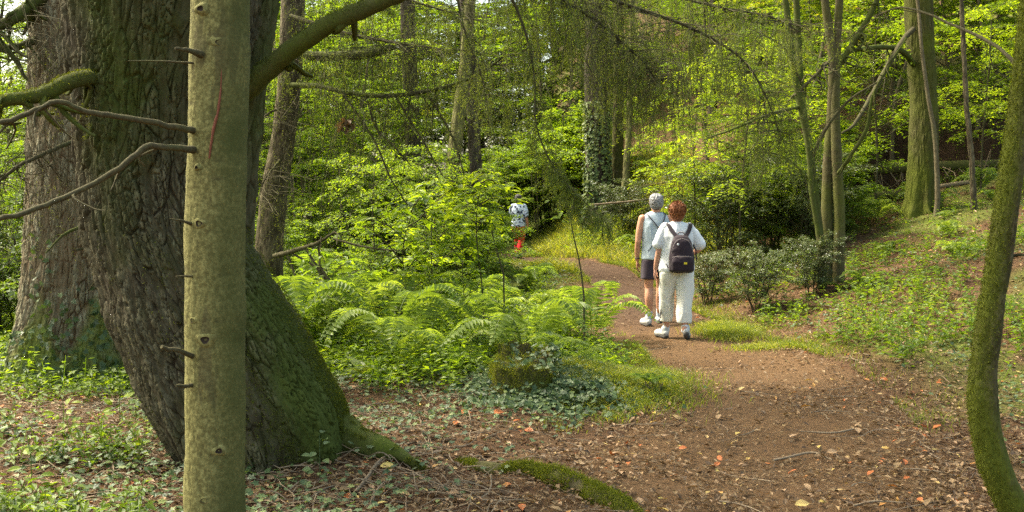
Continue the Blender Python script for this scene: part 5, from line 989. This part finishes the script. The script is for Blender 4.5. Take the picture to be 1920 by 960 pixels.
def shoe(parent, ankle, fwd=(0, 1, 0), pitch=0.0, L=.27, mt='shoe'):
    """ankle: the heel's ground point; pitch raises the heel round the toe"""
    f = nrm(np.array(fwd, float)); r_ = np.array([f[1], -f[0], 0]); a = np.array(ankle, float)
    def X(u, v, w_):               # u along the foot, v sideways, w up
        c_, s_ = math.cos(pitch), math.sin(pitch); u2 = u - L * .72
        uu = u2 * c_ + w_ * s_ + L * .72; ww_ = -u2 * s_ * (1 if u2 < 0 else .25) + w_ * c_
        return a + f * uu + r_ * v + np.array([0, 0, ww_])
    k = L / .27
    up = [limb([X(.02 * k, 0, .055), X(.10 * k, 0, .05), X(.18 * k, .004, .042), X(.235 * k, .008, .036)], [.036 * k, .040 * k, .043 * k, .034 * k], 14), limb([X(.035 * k, 0, .06), X(.045 * k, 0, .105)], [.039 * k, .040 * k], 14)]
    o = fuse('shoe', up, M[mt], parent, .006, 4, .0008, 30)
    so_ = [limb([X(.012 * k, 0, .016), X(.10 * k, 0, .016), X(.18 * k, .004, .016), X(.245 * k, .008, .018)], [.033 * k, .034 * k, .039 * k, .030 * k], 14)]
    v = [x for x in so_[0].v]; sm = fuse('sole', so_, M['sole'], o, .006, 3)
    for d_ in (sm,):
        n = len(d_.data.vertices); co = np.empty(n * 3, np.float32); d_.data.vertices.foreach_get('co', co); co = co.reshape(-1, 3)
        rel = (co - a); h_ = rel[:, 2].copy(); 
        if abs(pitch) < .05: co[:, 2] = a[2] + np.clip(h_, 0.001, .028)
        d_.data.vertices.foreach_set('co', co.ravel()); d_.data.update()
    hl = X(.045 * k, 0, .10); return hl
def strap(parent, name, pts, w, t, mt, up=(0, 0, 1)):
    s = Soup(); P = curve(pts, 24); T = nrm(np.gradient(P, axis=0)); return tube_flat(parent, name, P, T, w, t, mt)
def tube_flat(parent, name, P, T, w, t, mt, side=None):
    s = Soup(); sd = np.tile(np.array([1., 0, 0]), (len(P), 1)) if side is None else side; sd = nrm(sd - T * (sd * T).sum(1)[:, None]); nn_ = np.cross(T, sd)
    q = [sd * w / 2 + nn_ * t / 2, -sd * w / 2 + nn_ * t / 2, -sd * w / 2 - nn_ * t / 2, sd * w / 2 - nn_ * t / 2]
    V = np.stack([P + k for k in q], 1).reshape(-1, 3); i, j = np.meshgrid(np.arange(len(P) - 1), np.arange(4), indexing='ij'); s.add(V, np.stack([i * 4 + j, i * 4 + (j + 1) % 4, (i + 1) * 4 + (j + 1) % 4, (i + 1) * 4 + j], -1).reshape(-1, 4))
    s.add(V[:4], [(0, 1, 2, 3)]); s.add(V[-4:], [(3, 2, 1, 0)]); return s.obj(name, mt, parent)

# ---- the woman
wx, wy = W(1268, 600, 11.8)[0], 11.8; wm = thing('person', 'person with short auburn hair in white shirt and cream cropped trousers walking away', 'person', (wx, wy, Hs(wx, wy) + .01))
hd = (0, .03, 1.505)
body = head_shapes(hd, sc_=.98) + [limb([(0, .0, 1.30), (0, .015, 1.42)], [.058, .052]),
    loft([((0, 0, .80), .15, .10), ((0, 0, .90), .165, .115), ((0, 0, 1.02), .135, .095), ((0, -.005, 1.18), .155, .105), ((0, 0, 1.30), .165, .09), ((0, 0, 1.36), .11, .07)]),
    limb([(-.165, 0, 1.315), (-.205, -.01, 1.18), (-.215, -.015, 1.05)], [.052, .046, .040]), limb([(-.215, -.015, 1.05), (-.235, .02, .92), (-.248, .05, .825)], [.040, .035, .025]),
    limb([(.165, 0, 1.315), (.22, -.005, 1.19), (.265, .0, 1.075)], [.052, .046, .040]), limb([(.265, .0, 1.075), (.255, .11, 1.04), (.22, .20, 1.01)], [.040, .034, .025]),
    limb([(-.09, .01, .84), (-.095, .09, .48), (-.10, .12, .10)], [.085, .055, .034]), limb([(.085, .0, .84), (.09, -.05, .47), (.075, -.16, .12)], [.085, .055, .036])]
body += hand((-.25, .052, .815), (-.02, .12, -1), (.75, .6, 0), (.35, .9, .1), .92, .5) + hand((.215, .212, 1.008), (-.35, .9, -.25), (-.5, -.3, -.8), (-.8, -.2, .5), .92, .8)
fuse('body', body, M['skin2'], wm, .0062, 3)
s = Soup()
for q in (-1, 1): o = ball((hd[0] + q * .03, hd[1] + .083, hd[2] + .006), (.010, .008, .008)).obj('eye', M['eye'], wm, True)
hair = [loft([((0, .005, 1.41), .040, .04), ((0, -.018, 1.44), .068, .070), ((0, -.022, 1.49), .084, .090), ((0, -.018, 1.55), .090, .102), ((0, -.01, 1.59), .082, .094), ((0, -.005, 1.62), .055, .066), ((0, 0, 1.632), .02, .02)])]
o = fuse('hair', hair, M['hair_red'], wm, .005, 1, .010, 45, seed=3)
s = Soup(); n = 2600; rr = np.random.default_rng(4); d_ = rdir(n); d_ = d_[d_[:, 1] < .45]; n = len(d_); P = np.array([0, -.015, 1.54]) + d_ * [.084, .094, .096]
leaves(s, P, d_ * .5 + rdir(n) * .7 - [0, 0, .5], rdir(n), .035, .007, .5, 'a'); s.obj('hair_tufts', M['hair_red'], wm)
fuse('shirt', [loft([((0, 0, .80), .205, .15), ((0, -.005, .84), .212, .155), ((0, -.005, .96), .196, .145), ((0, -.01, 1.10), .185, .135), ((0, -.01, 1.22), .196, .130), ((0, -.005, 1.31), .185, .108), ((0, 0, 1.365), .125, .085), ((0, .01, 1.395), .070, .066)], 36),
     limb([(-.14, 0, 1.325), (-.195, -.01, 1.22), (-.222, -.012, 1.13)], [.058, .062, .066]), limb([(.14, 0, 1.325), (.215, -.004, 1.22), (.268, .0, 1.13)], [.058, .064, .072])], M['tee'], wm, .007, 3, .011, 6, (1, 1, .6), 5)
fuse('trousers', [loft([((0, 0, .78), .172, .12), ((0, 0, .88), .178, .13), ((0, .0, .93), .165, .12)]), loft([((-.105, .105, .185), .064, .072), ((-.105, .10, .30), .074, .080), ((-.10, .085, .45), .082, .090), ((-.098, .05, .62), .10, .112), ((-.09, .01, .78), .108, .125), ((-.07, 0, .86), .10, .12)]),
     loft([((.072, -.115, .20), .078, .080), ((.076, -.095, .32), .084, .090), ((.086, -.055, .47), .090, .098), ((.096, -.02, .62), .103, .114), ((.09, 0, .78), .108, .125), ((.07, 0, .86), .10, .12)])], M['trousers'], wm, .008, 3, .016, 5.5, (1, 1, .5), 8)
for k, (z, a_) in enumerate([(.30, .3), (.27, -.3), (.25, .5)]): s = Soup(); tube(s, curve([(-.172, .05, z + .05), (-.19, .02, z), (-.182, .04, z - .06 + .02 * k)], 8), [.004, .003], 5); s.obj('tie_cord', M['strap'], wm, True)
fuse('sock', [limb([(-.10, .125, .07), (-.10, .125, .155)], [.040, .040])], M['sock'], wm, .007, 3); fuse('sock', [limb([(.078, -.14, .10), (.078, -.145, .16)], [.042, .042])], M['sock'], wm, .007, 3)
shoe(wm, (-.105, .06, -.012), (-.35, 1, 0), L=.30); shoe(wm, (.078, -.22, -.008), (.22, 1, 0), .32, L=.29)
# her rucksack
bp = thing('rucksack', 'dark purple rucksack worn on the back of the woman in the white shirt', 'rucksack', tuple(np.array(wm.location) + [0.02, -.14, .80]))
fuse('bag_body', [loft([((0, -.07, .0), .125, .075), ((0, -.08, .03), .148, .098), ((0, -.08, .16), .150, .098), ((0, -.072, .28), .135, .088), ((0, -.062, .37), .112, .072), ((0, -.045, .425), .080, .045), ((0, -.03, .44), .04, .02)], 36)], M['pack'], bp, .007, 5, .004, 10, seed=4)
fuse('front_pocket', [loft([((0, -.15, .015), .10, .03), ((0, -.158, .03), .128, .045), ((0, -.16, .13), .130, .045), ((0, -.150, .185), .112, .036), ((0, -.14, .195), .09, .02)], 30)], M['pack'], bp, .006, 4, .003, 12, seed=6)
def arc(parent, name, pts, r, mt, n=20):
    s = Soup(); tube(s, curve(pts, n), [r], 6); return s.obj(name, mt, parent, True)
arc(bp, 'zip', [(-.118, -.150, .185), (-.06, -.188, .196), (0, -.197, .198), (.06, -.188, .196), (.118, -.150, .185)], .0035, M['zip'])
arc(bp, 'zip', [(-.125, -.115, .21), (-.112, -.135, .30), (-.07, -.128, .375), (0, -.115, .40), (.07, -.128, .375), (.112, -.135, .30), (.125, -.115, .21)], .003, M['zip'])
s = Soup(); tube_flat(bp, 'yellow_patch', np.array([(.025, -.207, .105), (.025, -.207, .128)]), np.tile([0, 0, 1.], (2, 1)), .036, .004, M['yellow'])
arc(bp, 'carry_loop', [(-.04, -.02, .425), (-.03, -.03, .47), (.03, -.03, .47), (.04, -.02, .425)], .007, M['zip'])
o = ball((-.055, -.150, .335), (.012, .006, .014)).obj('zip_pull', M['tee'], bp, True)
for q in (-1, 1):
    P = curve([(q * .055, -.035, .425), (q * .105, .02, .50), (q * .130, .075, .558), (q * .135, .14, .578), (q * .135, .22, .545), (q * .135, .262, .45), (q * .14, .265, .32)], 26); tube_flat(bp, 'shoulder_strap', P, nrm(np.gradient(P, axis=0)), .048, .010, M['strap'])
arc(bp, 'side_strap', [(.145, -.02, .33), (.175, -.03, .26), (.182, -.02, .19), (.185, -.04, .14)], .009, M['strap']); arc(bp, 'side_strap', [(-.15, -.02, .05), (-.165, .03, .10), (-.17, .12, .14)], .006, M['strap'])
bp.rotation_euler = (0, 0, 0)

# ---- the man
mx, my = W(1229, 600, 13.3)[0], 13.3; mn = thing('person', 'person with short grey hair in pale sleeveless shirt and dark shorts walking ahead', 'person', (mx, my, Hs(mx, my) + .01))
hd = (0, .04, 1.645)
body = head_shapes(hd, sc_=1.02) + [limb([(0, .0, 1.44), (0, .02, 1.55)], [.062, .058]),
    loft([((0, 0, .88), .14, .10), ((0, 0, .98), .15, .11), ((0, 0, 1.10), .145, .10), ((0, 0, 1.28), .175, .115), ((0, 0, 1.42), .185, .10), ((0, 0, 1.49), .12, .075)]),
    limb([(-.185, 0, 1.44), (-.225, -.01, 1.28), (-.245, -.02, 1.13)], [.056, .048, .040]), limb([(-.245, -.02, 1.13), (-.25, .02, 1.0), (-.245, .06, .875)], [.041, .037, .027]),
    limb([(.185, 0, 1.44), (.225, -.01, 1.28), (.24, -.03, 1.14)], [.056, .048, .040]), limb([(.24, -.03, 1.14), (.24, .06, 1.02), (.22, .14, .93)], [.041, .037, .027]),
    limb([(-.09, .0, .90), (-.095, -.01, .68), (-.092, .0, .50)], [.092, .074, .056]), limb([(-.092, .0, .50), (-.094, -.035, .36), (-.09, -.02, .09)], [.054, .060, .034]),
    limb([(.09, .0, .90), (.09, .12, .68), (.09, .18, .50)], [.092, .074, .056]), limb([(.09, .18, .50), (.088, .18, .36), (.088, .24, .09)], [.054, .060, .034])]
body += hand((-.244, .062, .865), (.03, .12, -1), (.9, .3, 0), (.2, .9, .1), 1.05, .5) + hand((.22, .145, .92), (-.05, .5, -1), (-.9, .3, 0), (-.1, .9, .3), 1.05, .6)
fuse('body', body, M['skin'], mn, .0065, 3)
for q in (-1, 1): ball((hd[0] + q * .031, hd[1] + .086, hd[2] + .006), (.010, .008, .008)).obj('eye', M['eye'], mn, True)
fuse('hair', [loft([((0, -.01, 1.575), .055, .06), ((0, -.02, 1.60), .076, .085), ((0, -.018, 1.65), .086, .10), ((0, -.012, 1.70), .088, .103), ((0, -.004, 1.74), .076, .09), ((0, .0, 1.765), .045, .055), ((0, 0, 1.773), .015, .015)])], M['hair_grey'], mn, .005, 1, .011, 45, seed=9)
s = Soup(); n = 1800; d_ = rdir(n); d_ = d_[d_[:, 1] < .4]; n = len(d_); P = np.array([0, -.012, 1.675]) + d_ * [.084, .099, .098]; leaves(s, P, d_ * .3 + rdir(n) * .4 - [0, 0, .9], rdir(n), .03, .006, .5, 'a'); s.obj('hair_tufts', M['hair_grey'], mn)
fuse('sleeveless_shirt', [loft([((0, 0, .895), .195, .145), ((0, 0, .94), .192, .142), ((0, 0, 1.10), .178, .128), ((0, 0, 1.26), .190, .128), ((0, 0, 1.38), .192, .118), ((0, 0, 1.455), .172, .098), ((0, 0, 1.50), .125, .082), ((0, .01, 1.525), .078, .07)], 36)], M['vest'], mn, .008, 3, .012, 6, (1, 1, .6), 15)
fuse('shorts', [loft([((0, 0, .84), .18, .13), ((0, 0, .93), .178, .132), ((0, 0, .96), .165, .12)]), loft([((-.098, .0, .625), .102, .110), ((-.096, .0, .72), .103, .116), ((-.09, 0, .88), .10, .12)]), loft([((.098, .11, .635), .102, .110), ((.096, .07, .72), .103, .116), ((.09, 0, .88), .10, .12)])], M['shorts'], mn, .008, 3, .009, 9, (1, 1, .5), 18)
fuse('sock', [limb([(-.09, -.02, .08), (-.091, -.025, .175)], [.043, .046])], M['sock2'], mn, .007, 3, .001, 30); fuse('sock', [limb([(.088, .24, .08), (.088, .235, .175)], [.043, .046])], M['sock2'], mn, .007, 3, .001, 30)
shoe(mn, (-.092, -.07, -.012), (-.25, 1, 0), L=.31); shoe(mn, (.088, .19, -.012), L=.29)
s = Soup(); th = np.linspace(0, 6.283, 24); tube(s, np.stack([-.245 + .032 * np.cos(th), .045 + .032 * np.sin(th), .90 + 0 * th], 1), [.008], 8, cap=False); s.obj('wristwatch', M['sole'], mn, True)
db = thing('drawstring_bag', 'small tan bag on thin dark cords slung over the man in the pale sleeveless shirt', 'bag', tuple(np.array(mn.location) + [.05, -.14, 1.05]))
fuse('bag', [loft([((.05, .005, .02), .022, .012), ((.05, .0, .06), .036, .022), ((.045, -.005, .14), .040, .024), ((.035, .0, .21), .026, .016), ((.025, .005, .24), .014, .01)])], M['tan'], db, .006, 4, .003, 14)
for p in ([(-.175, .20, .46), (-.175, .12, .455), (-.165, .05, .425), (-.10, .012, .345), (-.02, .002, .245)], [(.05, .20, .47), (.055, .12, .468), (.06, .06, .44), (.03, .015, .35), (-.02, .002, .245)], [(-.02, .002, .245), (-.02, .0, .16), (-.10, .005, .05), (-.17, .03, -.05)], [(-.02, .002, .245), (.05, .0, .14), (.09, .01, -.02)]): arc(db, 'cord', p, .0075, M['strap'])

# ---- the walker in red trousers
rx_, ry_ = W(972, 485, 25)[0], 25.0; rd = thing('person', 'person in patterned black and white blouse and red trousers far along the path', 'person', (rx_, ry_, Hs(rx_, ry_) + .02)); rd.rotation_euler = (0, 0, math.radians(-25))
hd = (0, .05, 1.50)
body = head_shapes(hd) + [limb([(0, .0, 1.31), (0, .02, 1.42)], [.058, .052]), loft([((0, 0, .80), .15, .10), ((0, 0, .92), .15, .11), ((0, 0, 1.05), .13, .095), ((0, 0, 1.22), .155, .10), ((0, 0, 1.34), .13, .07)]),
    limb([(-.165, 0, 1.315), (-.21, .03, 1.18), (-.215, .05, 1.06)], [.05, .044, .038]), limb([(-.215, .05, 1.06), (-.20, .14, .97), (-.17, .22, .92)], [.038, .033, .025]),
    limb([(.165, 0, 1.315), (.21, -.02, 1.18), (.225, -.03, 1.06)], [.05, .044, .038]), limb([(.225, -.03, 1.06), (.24, .0, .95), (.24, .04, .84)], [.038, .033, .025]),
    limb([(-.085, .0, .84), (-.09, .10, .48), (-.09, .14, .10)], [.08, .055, .034]), limb([(.085, .0, .84), (.09, .0, .47), (.085, -.18, .16)], [.08, .055, .034])]
body += hand((-.168, .225, .915), (.2, .8, -.4), (.3, 0, -.9), (.8, 0, .3), .9, .6) + hand((.24, .043, .83), (0, .15, -1), (-.9, .3, 0), (-.2, .9, 0), .9, .5)
fuse('body', body, M['skin'], rd, .007, 3); 
for q in (-1, 1): ball((hd[0] + q * .03, hd[1] + .084, hd[2] + .006), (.010, .008, .008)).obj('eye', M['eye'], rd, True)
fuse('hair', [loft([((0, -.01, 1.40), .05, .05), ((0, -.018, 1.45), .08, .085), ((0, -.015, 1.52), .088, .10), ((0, -.005, 1.58), .078, .09), ((0, 0, 1.625), .03, .03)])], M['sole'], rd, .008, 2, .006, 25)
fuse('blouse', [loft([((0, 0, .80), .19, .14), ((0, 0, .90), .188, .138), ((0, 0, 1.06), .168, .122), ((0, 0, 1.22), .185, .125), ((0, 0, 1.31), .175, .10), ((0, 0, 1.37), .11, .08), ((0, .01, 1.39), .07, .065)], 30), limb([(-.15, 0, 1.31), (-.205, .03, 1.18), (-.213, .05, 1.08)], [.07, .068, .064]), limb([(.15, 0, 1.31), (.205, -.02, 1.18), (.222, -.03, 1.08)], [.07, .068, .064])], M['blouse'], rd, .009, 4, .005, 9)
fuse('trousers', [loft([((0, 0, .76), .17, .125), ((0, 0, .90), .155, .115)]), limb([(-.088, .0, .80), (-.09, .10, .48), (-.09, .14, .14)], [.10, .078, .066]), limb([(.088, .0, .80), (.09, .0, .48), (.085, -.17, .20)], [.10, .078, .066])], M['red'], rd, .009, 4, .006, 9, (1, 1, .5))
shoe(rd, (-.09, .09, -.012), L=.25); shoe(rd, (.085, -.24, .03), pitch=.5, L=.25)

# ------------------------------------------------------------------ each repeat says which one it is
for key, lst in REG.items():
    lst = sorted(lst, key=lambda q: pix(q[0].location.x, q[0].location.y, q[0].location.z)[0]); n = len(lst)
    for i, (o, fmt) in enumerate(lst): o['label'] = fmt.replace('{o}', ORD[i])
